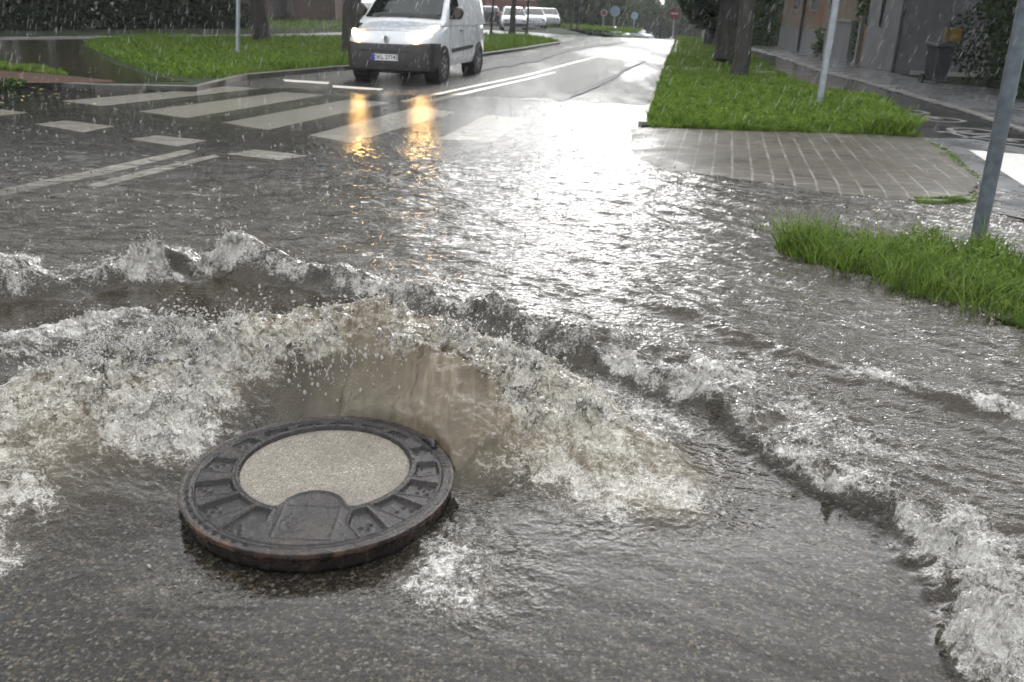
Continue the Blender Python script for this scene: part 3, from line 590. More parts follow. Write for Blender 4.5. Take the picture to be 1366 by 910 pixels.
# drops and short strings falling across the brown inner wall, and dribbles off the cover's rim
n = 420; fx = rs.uniform(-1.02, -.38, n); fy = rs.uniform(2.93, 3.12, n); fz = .07+rs.uniform(0, 1, n)**.8*(.16+.14*(fx+1.0)); sw = np.clip(rs.lognormal(math.log(.0026), .45, n), .001, .006)
Va, Fa = blobs(np.stack([fx, fy, fz], -1), np.stack([sw, sw, sw*rs.uniform(1, 2.4, n)], -1), axes=np.repeat(np.eye(3)[None], n, 0), sub=2)
tag(np_mesh('falling_drops', Va, Fa, M['drop'], smooth=True), 'bright drops falling in front of the brown wall of water behind the cover', 'water drops', kind='stuff')
mb = MB()
for k in range(40):
    fx0, fz0 = rs.uniform(-1.0, -.5), rs.uniform(.12, .26); fy0 = rs.uniform(2.95, 3.1); L = rs.uniform(.012, .035); mb.tube([(fx0, fy0, fz0), (fx0+rs.normal(0, .006), fy0, fz0-L*.5), (fx0+rs.normal(0, .008), fy0-.004, fz0-L)], [.0028, .0014, .0026], 6)
tag(mb.build('water_dribbles', M['drop'], smooth=True), 'short strings of water falling behind the manhole cover', 'water threads', kind='stuff')
# rain rings / impact beads on the water farther off
n = 1500; ry = rs.uniform(5.5, 16, n); rx = rs.uniform(-.72, .2, n)*(ry+.4); C = np.stack([rx, ry, rs.uniform(.03, .07, n)], -1); s_ = rs.uniform(.004, .011, n)
Va, Fa = blobs(C, np.stack([s_, s_, s_*rs.uniform(.6, 1.6, n)], -1), axes=np.repeat(np.eye(3)[None], n, 0), sub=1)
tag(np_mesh('rain_splashes', Va, Fa, M['drop'], smooth=True), 'small beads where raindrops hit the flooded crossing', 'rain splashes', kind='stuff')
# falling rain
n = 2300; ry = rs.uniform(3.5, 18, n); rx = (rs.uniform(-.68, .68, n))*(ry+.3); z_ = rs.uniform(.0, 1, n)*(.35+ry*.12)+.95-ry*.03
C = np.stack([rx, ry, z_], -1); keep_ = z_ > .5; C = C[keep_]; n = len(C)
a = R_(18); ax = np.array([[math.cos(a), 0, math.sin(a)], [0, 1, 0], [-math.sin(a), 0, math.cos(a)]]); rad = .00040*np.sqrt(C[:, 1])*rs.uniform(.5, 1.0, n); 
Va, Fa = blobs(C, np.stack([rad, rad, rs.uniform(.012, .034, n)*np.sqrt(C[:, 1]/5)], -1), axes=np.repeat(ax[None], n, 0), sub=1)
t = NT('rain'); M['rain'] = t.done(t.n('MixShader', {0: .55, 1: t.n('BsdfTransparent').outputs[0], 2: t.n('MixShader', {0: .5, 1: t.n('BsdfDiffuse', {'Color': (.85, .87, .9, 1)}).outputs[0], 2: t.n('BsdfTranslucent', {'Color': (.85, .87, .9, 1)}).outputs[0]}).outputs[0]}))
tag(np_mesh('falling_rain', Va, Fa, M['rain'], smooth=True), 'pale slanting raindrops falling over the street', 'rain', kind='stuff')

# ------------------------------------------------------------------ manhole cover
mc = empty('manhole_cover', (CX, CY, 0), label='round cast iron manhole cover with a concrete centre, pushed off its hole by the flood', cat='manhole cover')
nrad, nth = 230, 1000; rr = np.concatenate([np.linspace(0, .99, nrad-14), .99+.01*np.sin(np.linspace(0, math.pi/2, 15))[1:]]); nrad = len(rr); ta = np.linspace(0, 2*np.pi, nth, endpoint=False)
Rr, Ta = np.meshgrid(rr, ta, indexing='ij'); ux = Rr*np.cos(Ta); uy = Rr*np.sin(Ta)
def bumpf(d, w_): return np.exp(-(d/w_)**2)
dcon = np.sqrt((ux-.015)**2+(uy-.145)**2)-.635                       # <0 : concrete
lobe_top = np.sqrt((ux-.05)**2+(uy+.45)**2)-.24; lobe_box = np.maximum(np.abs(ux-.05)-.24, np.maximum(uy+.45, -.90-uy)); dlobe = np.minimum(lobe_top, lobe_box)
kk = .10; hh = np.clip(.5+.5*(dcon+dlobe)/kk, 0, 1)                    # smooth flare where the lobe meets the ring
iron_d = np.minimum(dcon, 9); con = np.maximum(dcon, -dlobe); mxs = np.maximum(dcon, -dlobe)+kk*.25*np.clip(1-np.abs(dcon+dlobe)/kk, 0, 1)**2*1.0
con = mxs
z = np.zeros_like(Rr)
z = np.where(con < 0, -.016, 0)*1.0; z = -.016*sstep(.012, -.012, con)
z += .0045*bumpf(con-.022, .014)                                       # raised lip round the concrete
z += .003*bumpf(Rr-.93, .012)-.0035*bumpf(Rr-.905, .012); z += .0015*bumpf(Rr-.985, .01)
ang = (np.degrees(Ta)+360) % 360
for A in (32, 11, -10, -31, -54, 54, 72, 90, 108, 127, 147, 172, 197, 219, 242):
    da = np.abs((ang-A+180) % 360-180)*np.pi/180*Rr; hwid = .092 if A not in (32,) else .05
    dp = np.maximum(np.maximum(da-hwid, .045-dlobe), np.maximum(con*-1+.062, Rr-.885)); dp = dp+.004*pn(ux*14, uy*14, A % 7)
    z -= .0095*sstep(.010, -.010, dp); z += .0028*bumpf(dp-.012, .010)
    ca, sa = math.cos(R_(A)), math.sin(R_(A)); rc = .80 if 45 > A or A > 135 else .84
    for du, dv in ((.045, .035), (.045, -.035), (-.03, .035), (-.03, -.035), (.01, 0)):
        px_, py_ = (rc+du)*ca-dv*sa, (rc+du)*sa+dv*ca
        z += .007*bumpf(np.sqrt((ux-px_)**2+(uy-py_)**2), .014)*(rs.rand() > .25)
for k in range(11):
    A = R_(198+k*5.4); z -= .008*bumpf(np.sqrt((ux-.945*math.cos(A))**2+(uy-.945*math.sin(A))**2), .016)
for k in range(7):
    A = R_(12+k*3.2); z -= .005*bumpf((Ta-A)*.95, .006)*bumpf(Rr-.94, .03)
# worn casting inside the lobe: a plate with a small boss and three blurred lines
inl = sstep(.0, -.05, dlobe); z += inl*(.0022*bumpf(np.maximum(np.abs(ux-.05)-.2, np.abs(uy+.62)-.2), .012)+.002*bumpf(np.sqrt((ux+.03)**2+(uy+.66)**2)-.035, .008)+.003*bumpf(np.sqrt((ux+.03)**2+(uy+.66)**2), .012)
      + .0016*np.clip(pn(ux*55, uy*9, 3)*2, 0, 1)*bumpf(uy+.40, .025)+.0013*bumpf(np.sqrt((ux+.03)**2+(uy+.66)**2)-.09, .008))
z += .0014*fbm(ux, uy, 9, 4, 7)+.0006*fbm(ux, uy, 50, 2, 9)
z += .0035*sstep(.12, -.02, con)*sstep(-.02, .05, con)
V0 = np.stack([ux*CR, uy*CR, CZ+z], -1).reshape(-1, 3)
side = [(1.0, CZ-.004), (1.003, CZ-.010), (1.0, CZ-.018), (.988, CZ-.022), (.98, CZ-.026), (.972, .035), (.966, .02), (.96, .004), (.9, .003)]
V1 = []
for rsd, zz in side:
    wob = 1+.003*fbm(np.cos(ta)*3, np.sin(ta)*3, 2, 3, int(zz*900)); V1.append(np.stack([rsd*CR*wob*np.cos(ta), rsd*CR*wob*np.sin(ta), np.full(nth, zz)+.0012*pn(ta*30, ta*0, 4)], -1))
V0 = np.concatenate([V0]+V1); I = np.arange(len(V0)).reshape(-1, nth); J = np.roll(I, -1, 1)
Fc = np.stack([I[:-1], I[1:], J[1:], J[:-1]], -1).reshape(-1, 4)
np_mesh('iron_body', V0, Fc, M['iron'], mc, smooth=True)
mb = MB(); cc = [(.015+.66*math.cos(t_), .145+.66*math.sin(t_)) for t_ in np.linspace(0, 2*math.pi, 96, endpoint=False)]
rq = np.linspace(0, .67, 60); Rq, Tq = np.meshgrid(rq, np.linspace(0, 2*np.pi, 180, endpoint=False), indexing='ij'); qx = .015+Rq*np.cos(Tq); qy = .145+Rq*np.sin(Tq); qz = CZ-.0075+.0006*fbm(qx, qy, 20, 3, 2)+.001*fbm(qx, qy, 4, 2, 8)
I = np.arange(qx.size).reshape(qx.shape); J = np.roll(I, -1, 1)
np_mesh('concrete_fill', np.stack([qx*CR, qy*CR, qz], -1).reshape(-1, 3), np.stack([I[:-1], I[1:], J[1:], J[:-1]], -1).reshape(-1, 4), M['concrete'], mc, smooth=True)
mb = MB(); mb.m = Matrix.Rotation(R_(35), 4, 'Z'); mb.tube([(CR*.93, -.035, CZ+.006), (CR*.955, -.01, CZ+.011), (CR*.955, .02, CZ+.009), (CR*.93, .045, CZ+.004)], [.006, .014, .013, .005], 10)
mb.build('bent_rim_flap', M['iron'], mc, smooth=True)

# ------------------------------------------------------------------ leaves, trees, hedges
def leaf_cloud(clumps, n, size, seed, flat=.8):
    """clumps: list of (cx,cy,cz,rx,ry,rz,weight)"""
    r = np.random.RandomState(seed); c = np.array(clumps, float); wv = c[:, 6]/c[:, 6].sum(); k = r.choice(len(c), n, p=wv)
    d = r.normal(size=(n, 3)); d /= np.linalg.norm(d, axis=1)[:, None]; rad = r.uniform(.45, 1.05, n)**.6
    ctr = c[k, :3]+d*rad[:, None]*c[k, 3:6]
    a = r.normal(size=(n, 3)); a[:, 2] *= flat; a /= np.linalg.norm(a, axis=1)[:, None]; b = np.cross(a, r.normal(size=(n, 3))); b /= np.linalg.norm(b, axis=1)[:, None]
    s = size*r.uniform(.6, 1.3, n)[:, None]
    V = np.stack([ctr-a*s, ctr+b*s*.45, ctr+a*s, ctr-b*s*.45], 1).reshape(-1, 3); return V, np.arange(4*n).reshape(n, 4)
def sub_clumps(c, r, k, rs_, small=.42):
    out_ = []
    for _ in range(k):
        d = rs_.normal(size=3); d /= np.linalg.norm(d); q_ = rs_.uniform(.35, 1)**.5
        s = rs_.uniform(.6, 1.25)*small; out_.append((c[0]+d[0]*r[0]*q_, c[1]+d[1]*r[1]*q_, c[2]+d[2]*r[2]*q_, r[0]*s, r[1]*s, r[2]*s, s*s))
    return out_
def tree(name, x, y, r_tr, trunk_h, crown, label, group=None, mat='leaf_mid', nleaf=9000, leaf=.13, seed=1, lean=(0, 0), k=26, extra=None):
    z0 = float(drop(x, y)); rs_ = np.random.RandomState(seed); e = empty(name, (x, y, z0), label=label, cat='tree', group=group)
    mb = MB(); top = trunk_h; pts = []; rad = []
    for i in range(9):
        f = i/8; pts.append((lean[0]*f*top+rs_.normal(0, .02*top*.25), lean[1]*f*top+rs_.normal(0, .02*top*.25), f*top)); rad.append(r_tr*(1.28 if i == 0 else 1-.45*f))
    pts.insert(1, (0, 0, .25)); rad.insert(1, r_tr*1.03)
    mb.tube(pts, rad, 12)
    cx, cy, cz, rx, ry, rz = crown
    for i in range(7):
        a = 2*math.pi*i/7+rs_.rand(); b = Vector(pts[-1-(i % 3)]); t_ = Vector((cx+math.cos(a)*rx*.6, cy+math.sin(a)*ry*.6, cz+rs_.uniform(-.4, .5)*rz)); m_ = b.lerp(t_, .5)+Vector((0, 0, .25*rz*.3))
        mb.tube([b, m_, t_], [r_tr*.42, r_tr*.24, r_tr*.06], 7)
    mb.build('trunk', M['bark'], e, smooth=True)
    cl = sub_clumps((cx, cy, cz), (rx, ry, rz), k, rs_)
    if extra: cl += extra
    Vl, Fl = leaf_cloud(cl, nleaf, leaf, seed); np_mesh('crown', Vl, Fl, M[mat], e)
    return e
def stems_of(e, L, h_, stems, rs_):
    for i in range(stems):
        mb = MB(); xx = L*(i+.5)/stems+rs_.normal(0, .2); mb.tube([(xx, 0, 0), (xx+.1, .05, h_*.4), (xx+rs_.normal(0, .2), 0, h_*.85)], [.06, .045, .01], 6); mb.build('stem', M['bark'], e)
def hedge(name, p0, p1, h_, th_, label, cat, mat='leaf_dark', n=9000, leaf=.09, seed=3, group=None, stems=5):
    L = math.hypot(p1[0]-p0[0], p1[1]-p0[1]); a = math.atan2(p1[1]-p0[1], p1[0]-p0[0]); e = empty(name, (p0[0], p0[1], 0), a, label=label, cat=cat, group=group)
    rs_ = np.random.RandomState(seed); cl = []; k = int(L*2.2)+4
    for i in range(k):
        for lv in range(3):
            cl.append((L*(i+.5)/k+rs_.normal(0, .15), rs_.normal(0, th_*.15), h_*(.2+.3*lv)+rs_.normal(0, .12), rs_.uniform(.35, .7), th_*.5, h_*.26*rs_.uniform(.7, 1.2), 1))
    Vl, Fl = leaf_cloud(cl, n, leaf, seed); Vl[:, 2] = np.abs(Vl[:, 2]); np_mesh('foliage', Vl, Fl, M[mat], e)
    stems_of(e, L, h_, stems, rs_); return e
# left background
hedge('hedge', (-20.5, 30.2), (-16.6, 38.0), 5.2, 2.2, 'dark leafy hedge at the far left behind the flooded dip', 'hedge', n=30000, leaf=.12, seed=3)
hedge('hedge', (-17.0, 38.6), (-13.5, 43.5), 5.4, 2.2, 'dark leafy hedge between the flooded dip and the grey lamp post', 'hedge', n=26000, leaf=.12, seed=4)
hedge('hedge', (-30, 25.0), (-20.9, 29.6), 5.2, 2.2, 'dark hedge running out of the left edge beside the soil strip', 'hedge', n=9000, leaf=.13, seed=5)
tree('tree', -8.73, 30.5, .33, 5.0, (0.0, .3, 9.0, 5.0, 4.6, 4.4), 'thick dark mossy tree trunk on the verge beside the grey lamp post', seed=11, nleaf=22000, leaf=.17, mat='leaf_dark', lean=(-.02, 0), group='trees on the left verge')
tree('tree', -17.2, 66, .75, 7, (0, 0, 11, 6, 6, 5), 'broad old tree trunk standing before the brown brick wall', seed=12, nleaf=14000, leaf=.22, mat='leaf_dark', group='trees on the left verge')
tree('tree', -4.75, 25.0, .22, 4.6, (-.9, .5, 7.2, 3.4, 3.2, 3.0), 'slim dark tree just behind the white van', seed=13, nleaf=18000, leaf=.15, mat='leaf_dark', group='trees on the left verge')
tree('tree', -21.5, 27.6, .3, 5.0, (4.0, 0, 8.6, 4.5, 4, 3.8), 'unseen large tree added over the flooded dip to darken reflections in the water', seed=14, nleaf=18000, leaf=.18, mat='leaf_dark', group='trees on the left verge')  # trunk out of view, crown shifted inward; added to darken the left water
tree('tree', -24, 22, .35, 5.2, (-.5, 0, 8.6, 4.6, 4, 3.8), 'unseen large tree added past the left edge to darken reflections on the crossing', seed=15, nleaf=16000, leaf=.19, mat='leaf_dark', group='trees on the left verge')  # out of view, added for its dark reflection in the left water
for i, (px, py, rt, lb, ln_) in enumerate([(655, 49, .07, 'thinnest young tree on the grass right behind the van', (.04, 0)), (683, 45, .19, 'young tree with a thick dark trunk in front of the white car', (.03, 0)), (702.5, 44, .07, 'slender young tree between the white car and the silver car', (.03, 0)),
                                         (762, 39.5, .09, 'young leafy tree on the grass left of the far road signs', (0, 0)), (770, 39, .07, 'young leafy tree nearest the round grey-blue sign', (.02, 0)), (480, 40, .12, 'young tree half hidden behind the van windscreen', (0, 0))]):
    p = at(px, py, .05); tree('young_tree', p[0], p[1], rt, 2.8, (0.2, 0, 4.6, 1.8, 1.8, 2.0), lb+' ', 'young trees on the grass'.strip(), 'leaf_mid', 6500, .12, 30+i, ln_, 16)
tree('tree', -24.5, 41, .4, 6, (0, 0, 10, 6.5, 5, 5), 'tall tree added behind the left hedge to darken the reflections, farthest left', seed=16, nleaf=16000, leaf=.24, mat='leaf_dark', group='trees on the left verge')  # added so the left water mirrors dark crowns instead of open sky
tree('tree', -16.5, 47, .4, 6, (0, 0, 10.5, 6.5, 5, 5), 'tall tree added behind the left hedge to darken the reflections, next to the brick wall', seed=17, nleaf=16000, leaf=.24, mat='leaf_dark', group='trees on the left verge')  # also added to close a sky gap in the water reflections
tree('tree', -9.5, 52, .4, 6, (0, 0, 10, 5.5, 5, 5), 'tall tree added on the lawn beyond the dark mossy trunk to darken the reflections', seed=18, nleaf=14000, leaf=.24, mat='leaf_dark', group='trees on the left verge')  # added crown, again for darker reflections on the left
# right island pair of trunks
tree('tree', 5.15, 21.4, .21, 4.5, (1.6, .5, 6.6, 2.9, 3.0, 2.6), 'nearer tree with a dark straight trunk on the grass island', seed=21, nleaf=16000, leaf=.14, mat='leaf_dark', group='trees on the grass island', extra=[(-.9, 2.5, 3.2, .9, 1.2, .8, .12), (1.5, .8, 2.9, 1.1, 1.0, .5, .10)])
tree('tree', 6.0, 26.5, .44, 4.5, (1.4, .5, 7.4, 3.0, 3.2, 3.0), 'thicker dark tree just behind the nearer trunk on the grass island', seed=22, nleaf=16000, leaf=.16, mat='leaf_dark', lean=(-.03, 0), group='trees on the grass island', extra=[(-.1, 3.5, 2.2, .9, 1.0, 1.0, .45), (-1.2, 2, 3.4, 1.2, 1.2, .9, .15), (-.9, 0, 2.6, .6, .8, .5, .05)])
tree('tree', 8.6, 42, .3, 3.6, (.6, 0, 5.4, 2.3, 3.0, 2.8), 'tree overhanging the far kerb of the grass island', seed=23, nleaf=14000, leaf=.16, mat='leaf_dark', group='trees on the grass island', extra=[(.3, 0, 2.8, 1.3, 1.4, 1.0, .3), (-.2, -.5, 1.7, 1.2, 1.2, .9, .5)])
tree('tree', 13.2, 62, .3, 3.0, (1.2, 0, 4.4, 3.0, 3.0, 3.6), 'dark tree above the white car at the road end', seed=24, nleaf=12000, leaf=.2, mat='leaf_dark', group='trees on the grass island')
# distant rows
far = [(-9, 92), (-4, 98), (2.5, 104), (7.5, 106), (6.3, 88), (11, 116), (15, 124), (19.5, 130), (24.5, 150), (22, 118), (31.5, 150), (38, 140), (13, 150), (4, 140), (-6, 130), (-14, 120), (34, 120), (29, 104), (35, 95)]
words_ = ['before the red wall', 'behind the parked silver cars', 'right of the parked silver cars', 'behind the young trees', 'beside the round grey-blue sign', 'over the blurred dark car', 'over the blurred silver car', 'left of the pale sky gap', 'behind the red disc sign', 'closest to the pale sky gap', 'right of the pale sky gap',
          'far beyond the white van at the road end', 'deep behind the far cars', 'deep behind the young trees', 'deep behind the red wall', 'deep behind the van roof', 'behind the island trees', 'between the island trees and the old houses', 'over the far end of the old houses']
for i, ((a, b), wd) in enumerate(zip(far, words_)):
    rs_ = np.random.RandomState(70+i); hgt = rs_.uniform(7.5, 10) if not (12 < a < 26) else rs_.uniform(6, 7.5)
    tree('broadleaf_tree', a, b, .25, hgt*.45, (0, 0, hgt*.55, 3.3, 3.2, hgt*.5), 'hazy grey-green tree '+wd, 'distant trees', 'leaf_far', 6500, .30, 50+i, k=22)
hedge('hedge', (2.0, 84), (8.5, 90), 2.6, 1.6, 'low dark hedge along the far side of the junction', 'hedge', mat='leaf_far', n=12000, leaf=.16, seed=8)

# ------------------------------------------------------------------ grass
def scatter(poly, n, seed, dens=None):
    r = np.random.RandomState(seed); a = np.array(poly); lo, hi = a.min(0), a.max(0); ox, oy = [], []; tot = 0
    while tot < n:
        px = r.uniform(lo[0], hi[0], n*2); py = r.uniform(lo[1], hi[1], n*2); m_ = inpoly(px, py, poly)
        if dens is not None: m_ &= r.rand(len(px)) < dens(px, py)
        ox.append(px[m_]); oy.append(py[m_]); tot += m_.sum()
    return np.concatenate(ox)[:n], np.concatenate(oy)[:n]
def blades(name, px, py, z, hmin, hmax, wd, mat, seed, bend=.5, seg=2, **k):
    r = np.random.RandomState(seed); n = len(px); hh_ = r.uniform(hmin, hmax, n)*(.40+.95*np.clip(.45+.8*fbm(px, py, .9, 3, seed)+.9*fbm(px, py, 3.7, 2, seed+3), 0, 1.3)); az = r.uniform(0, 2*np.pi, n); fa = r.uniform(0, 2*np.pi, n)
    bx, by = np.cos(az), np.sin(az); wx, wy = np.cos(fa)*wd, np.sin(fa)*wd; bn = r.uniform(.1, 1, n)*bend*hh_; Vs = []
    for i in range(seg+1):
        f = i/seg; ox = px+bx*bn*f*f; oy = py+by*bn*f*f; oz = z+hh_*f*(1-.25*f*r.rand(n)*bend); s = (1-f**1.5)*1.0+.04
        Vs += [np.stack([ox-wx*s, oy-wy*s, oz], -1), np.stack([ox+wx*s, oy+wy*s, oz], -1)]
    V = np.stack(Vs, 1); m_ = 2*(seg+1); base = (np.arange(n)*m_)[:, None]
    F = np.concatenate([np.stack([base[:, 0]+2*i, base[:, 0]+2*i+1, base[:, 0]+2*i+3, base[:, 0]+2*i+2], -1) for i in range(seg)])
    return tag(np_mesh(name, V.reshape(-1, 3), F, M[mat]), kind='stuff', **k)
gl_poly = P([(112, 60), (150, 78), (200, 96), (250, 104), (300, 104), (332, 96), (460, 86), (560, 78), (640, 70), (747, 55), (700, 46), (640, 46), (470, 49), (355, 51), (200, 49), (140, 52)], KZ)
px, py = scatter(gl_poly, 60000, 1, lambda a, b: np.clip(1.25-(b-15)/30, .3, 1)); blades('verge_grass', px, py, KZ-.015, .10, .23, .013, 'blade', 2, 1.0, label='bright green grass on the verge behind the crossing', cat='grass')
gl2 = P([(330, 44), (470, 42), (640, 35), (640, 20), (470, 10), (330, 12)], KZ); px, py = scatter(gl2, 16000, 3); blades('lawn_grass', px, py, 0, .12, .3, .035, 'blade', 4, .9, label='green lawn between the pale path and the brick wall', cat='grass')
gl3 = [(5.3, 55.6), (8.1, 66), (4, 72), (9.5, 72.5)]; px, py = scatter([(5.3, 55.6), (9.3, 71), (5.5, 78), (1.0, 84), (3.8, 72), (7.6, 66)], 9000, 5); blades('far_grass', px, py, .0, .1, .3, .03, 'blade', 6, .9, label='strip of green grass beyond the junction', cat='grass')
px, py = scatter(P([(-20, 86), (0, 85), (60, 92), (92, 100), (60, 97), (0, 92), (-20, 92)], KZ), 2500, 7); blades('edge_grass', px, py, KZ-.01, .05, .12, .01, 'blade', 8, .8, label='thin grass edge between the soil and the flooded dip', cat='grass')
isl_in = [(1.70, 11.85)]+[(p[0]-.03, p[1]+.02) for p in island[1:]]
px, py = scatter(isl_in, 95000, 9, lambda a, b: np.clip(1.6-(b-11)/14, .12, 1)*(1-.75*((b > 22.7) & (b < 24.8) & (a > 3)))); blades('island_grass', px, py, KZ-.015, .07, .17, .009, 'blade', 10, 1.0, label='bright green grass covering the island by the road', cat='grass')
a_, b_ = island[0], island[1]; fe = [(a_[0]+.12, a_[1]-.08), (b_[0]+.05, b_[1]-.08), (b_[0]+.05, b_[1]+.10), (a_[0]+.12, a_[1]+.10)]; px, py = scatter(fe, 7500, 22); blades('edge_grass', px, py, .035, .05, .14, .007, 'blade', 23, 1.2, label='ragged front edge of the island grass hanging over the paving', cat='grass')
def weeds(name, poly, n, seed, size, label, z=KZ, mat='blade'):
    qx_, qy_ = scatter(poly, n, seed); r_ = np.random.RandomState(seed); cl_ = [(a, b, z+.07, .14, .14, r_.uniform(.05, .13), 1) for a, b in zip(qx_, qy_)]
    Vl, Fl = leaf_cloud(cl_, n*34, size, seed, 1.4); tag(np_mesh(name, Vl, Fl, M[mat]), label, 'weeds', kind='stuff')
weeds('verge_weeds', P([(118, 62), (160, 80), (205, 96), (250, 103), (300, 103), (330, 95), (450, 84), (450, 70), (300, 62), (160, 58)], KZ), 420, 61, .045, 'low leafy weeds growing through the grass on the left verge')
weeds('island_weeds', P([(860, 165), (895, 110), (1000, 118), (1100, 130), (1150, 140), (1200, 160), (1215, 176), (1000, 172)], KZ), 220, 62, .03, 'low broad-leaved weeds scattered through the island grass')
weeds('clump_weeds', P([(1120, 335), (1250, 338), (1320, 350), (1360, 400), (1250, 400), (1160, 370)], .03), 26, 63, .022, 'few broad leaves among the long grass near the steel post', .04, 'blade_long')
# weeds on the island's right rim
px, py = scatter(P([(1120, 140), (1160, 138), (1190, 152), (1222, 172), (1222, 180), (1150, 176), (1120, 160)], KZ), 7000, 12); blades('rim_weeds', px, py, KZ-.01, .12, .28, .018, 'blade', 13, 1.0, label='taller leafy weeds on the right rim of the grass island', cat='weeds')
clump = P([(1034, 326), (1090, 318), (1180, 330), (1290, 335), (1366, 345), (1560, 390), (1560, 560), (1366, 445), (1290, 425), (1225, 405), (1170, 385), (1120, 372), (1060, 352), (1036, 340)], .03)
px, py = scatter(clump, 9500, 14, lambda a, b: np.clip(.55+1.2*fbm(a, b, 3.5, 3, 66), .08, 1)); blades('long_grass', px, py, 0.0, .08, .29, .0055, 'blade_long', 15, 1.0, 5, label='long wet grass tuft in the flood around the foot of the steel post', cat='grass')
cb = np.array(clump); sheet('soil', [(cb[:, 0].mean()+(a-cb[:, 0].mean())*.94, cb[:, 1].mean()+(b-cb[:, 1].mean())*.90) for a, b in clump], .055, M['turf'])
px, py = scatter(P([(990, 300), (1034, 296), (1040, 312), (1000, 314)], .04), 60, 16); blades('stray_grass', px, py, .03, .05, .10, .003, 'blade_long', 17, .9, 3, label='few stray blades poking out of the water', cat='grass')
pmoss = P([(1218, 266), (1300, 262), (1310, 270), (1225, 271)], .05); px, py = scatter(pmoss, 1500, 18); blades('joint_grass', px, py, .05, .01, .04, .004, 'blade', 19, 1, label='moss and grass in the kerb joint at the paving corner', cat='grass')
px, py = scatter(P([(1236, 188), (1262, 198), (1308, 238), (1312, 244), (1300, 240), (1250, 204)], .05), 900, 20); blades('joint_grass', px, py, .05, .01, .04, .005, 'blade', 21, 1, label='grass growing along the slanted edge of the paving', cat='grass')

# ------------------------------------------------------------------ posts and signs
def post(px, py, z, r, topx, h_, name, label, cat, mat='steel', group=None):
    p = at(px, py, z); e = empty(name, (p[0], p[1], z-.03), label=label, cat=cat, group=group)
    return e, p
def leaning(px0, py0, z, px1, py1, h_, r, label, mat, group=None):
    p = at(px0, py0, z); k = at_y(px1, py1, p[1]); d = Vector((k[0]-p[0], 0, k[2]-z)); d = d/d.z
    e = empty('steel_post', (p[0], p[1], z-.04), label=label, cat='post', group=group); mb = MB(); mb.tube([(0, 0, 0), tuple(d*h_)], r, 20); mb.build('tube', M[mat], e, smooth=True)
    mb = MB(); mb.tube([tuple(d*h_), tuple(d*(h_+.03))], [r*1.08, r*.6], 20); mb.build('cap', M['trim'], e, smooth=True)
    mb = MB(); mb.tube([(0, 0, .0), tuple(d*.07)], [r*1.5, r*1.25], 20); mb.build('base_collar', M[mat], e, smooth=True); return e
leaning(317, 77, KZ, 317.5, 0, 3.6, .05, 'slim pale grey post on the bright verge beside the dark trunk', 'steel')
leaning(1092, 142, KZ, 1113, 14, 3.4, .055, 'leaning grey post on the grass island', 'steel')
leaning(1304, 322, .04, 1361, 44, 2.6, .052, 'dark grey tilted post rising from the long grass', 'darkpost')
def sign(px, pyb, pyt, Y, r, mats, label, facing=0, bar=False):
    b = at_y(px, pyb, Y); t_ = at_y(px, pyt, Y); z0 = float(drop(b[0], Y)); hgt = t_[2]-z0; e = empty('road_sign', (b[0], Y, z0), label=label, cat='road sign')
    mb = MB(); mb.tube([(0, .05, 0), (0, .05, hgt+r)], .045, 8); mb.build('pole', M['steel'], e, smooth=True)
    mb = MB(); mb.tube([(0, -.02, hgt), (0, .02, hgt)], r, 28); d = mb.build('disc', M[mats[0]], e, smooth=True)
    mb = MB(); mb.tube([(0, -.035, hgt), (0, -.021, hgt)], r*.78 if not bar else .001, 28)
    if bar: mb = MB(); mb.box(-r*.65, r*.65, -.03, -.0205, hgt-r*.16, hgt+r*.16)
    mb.build('symbol', M[mats[1]], e)
sign(818.5, 43, 15, 68, .38, ('signblue', 'signblue'), 'round grey-blue road sign before the dark far trees')
sign(845, 40, 21, 84, .33, ('signblue', 'signblue'), 'faint smaller round road sign over the blurred dark car')
sign(897, 50, 18, 70, .42, ('signred', 'signwhite'), 'red round road sign with a pale bar beside the sky gap', bar=True)
sign(804, 40, 17, 74, .26, ('signwhite', 'signred'), 'small pale road sign with a red middle, left of the grey-blue one')

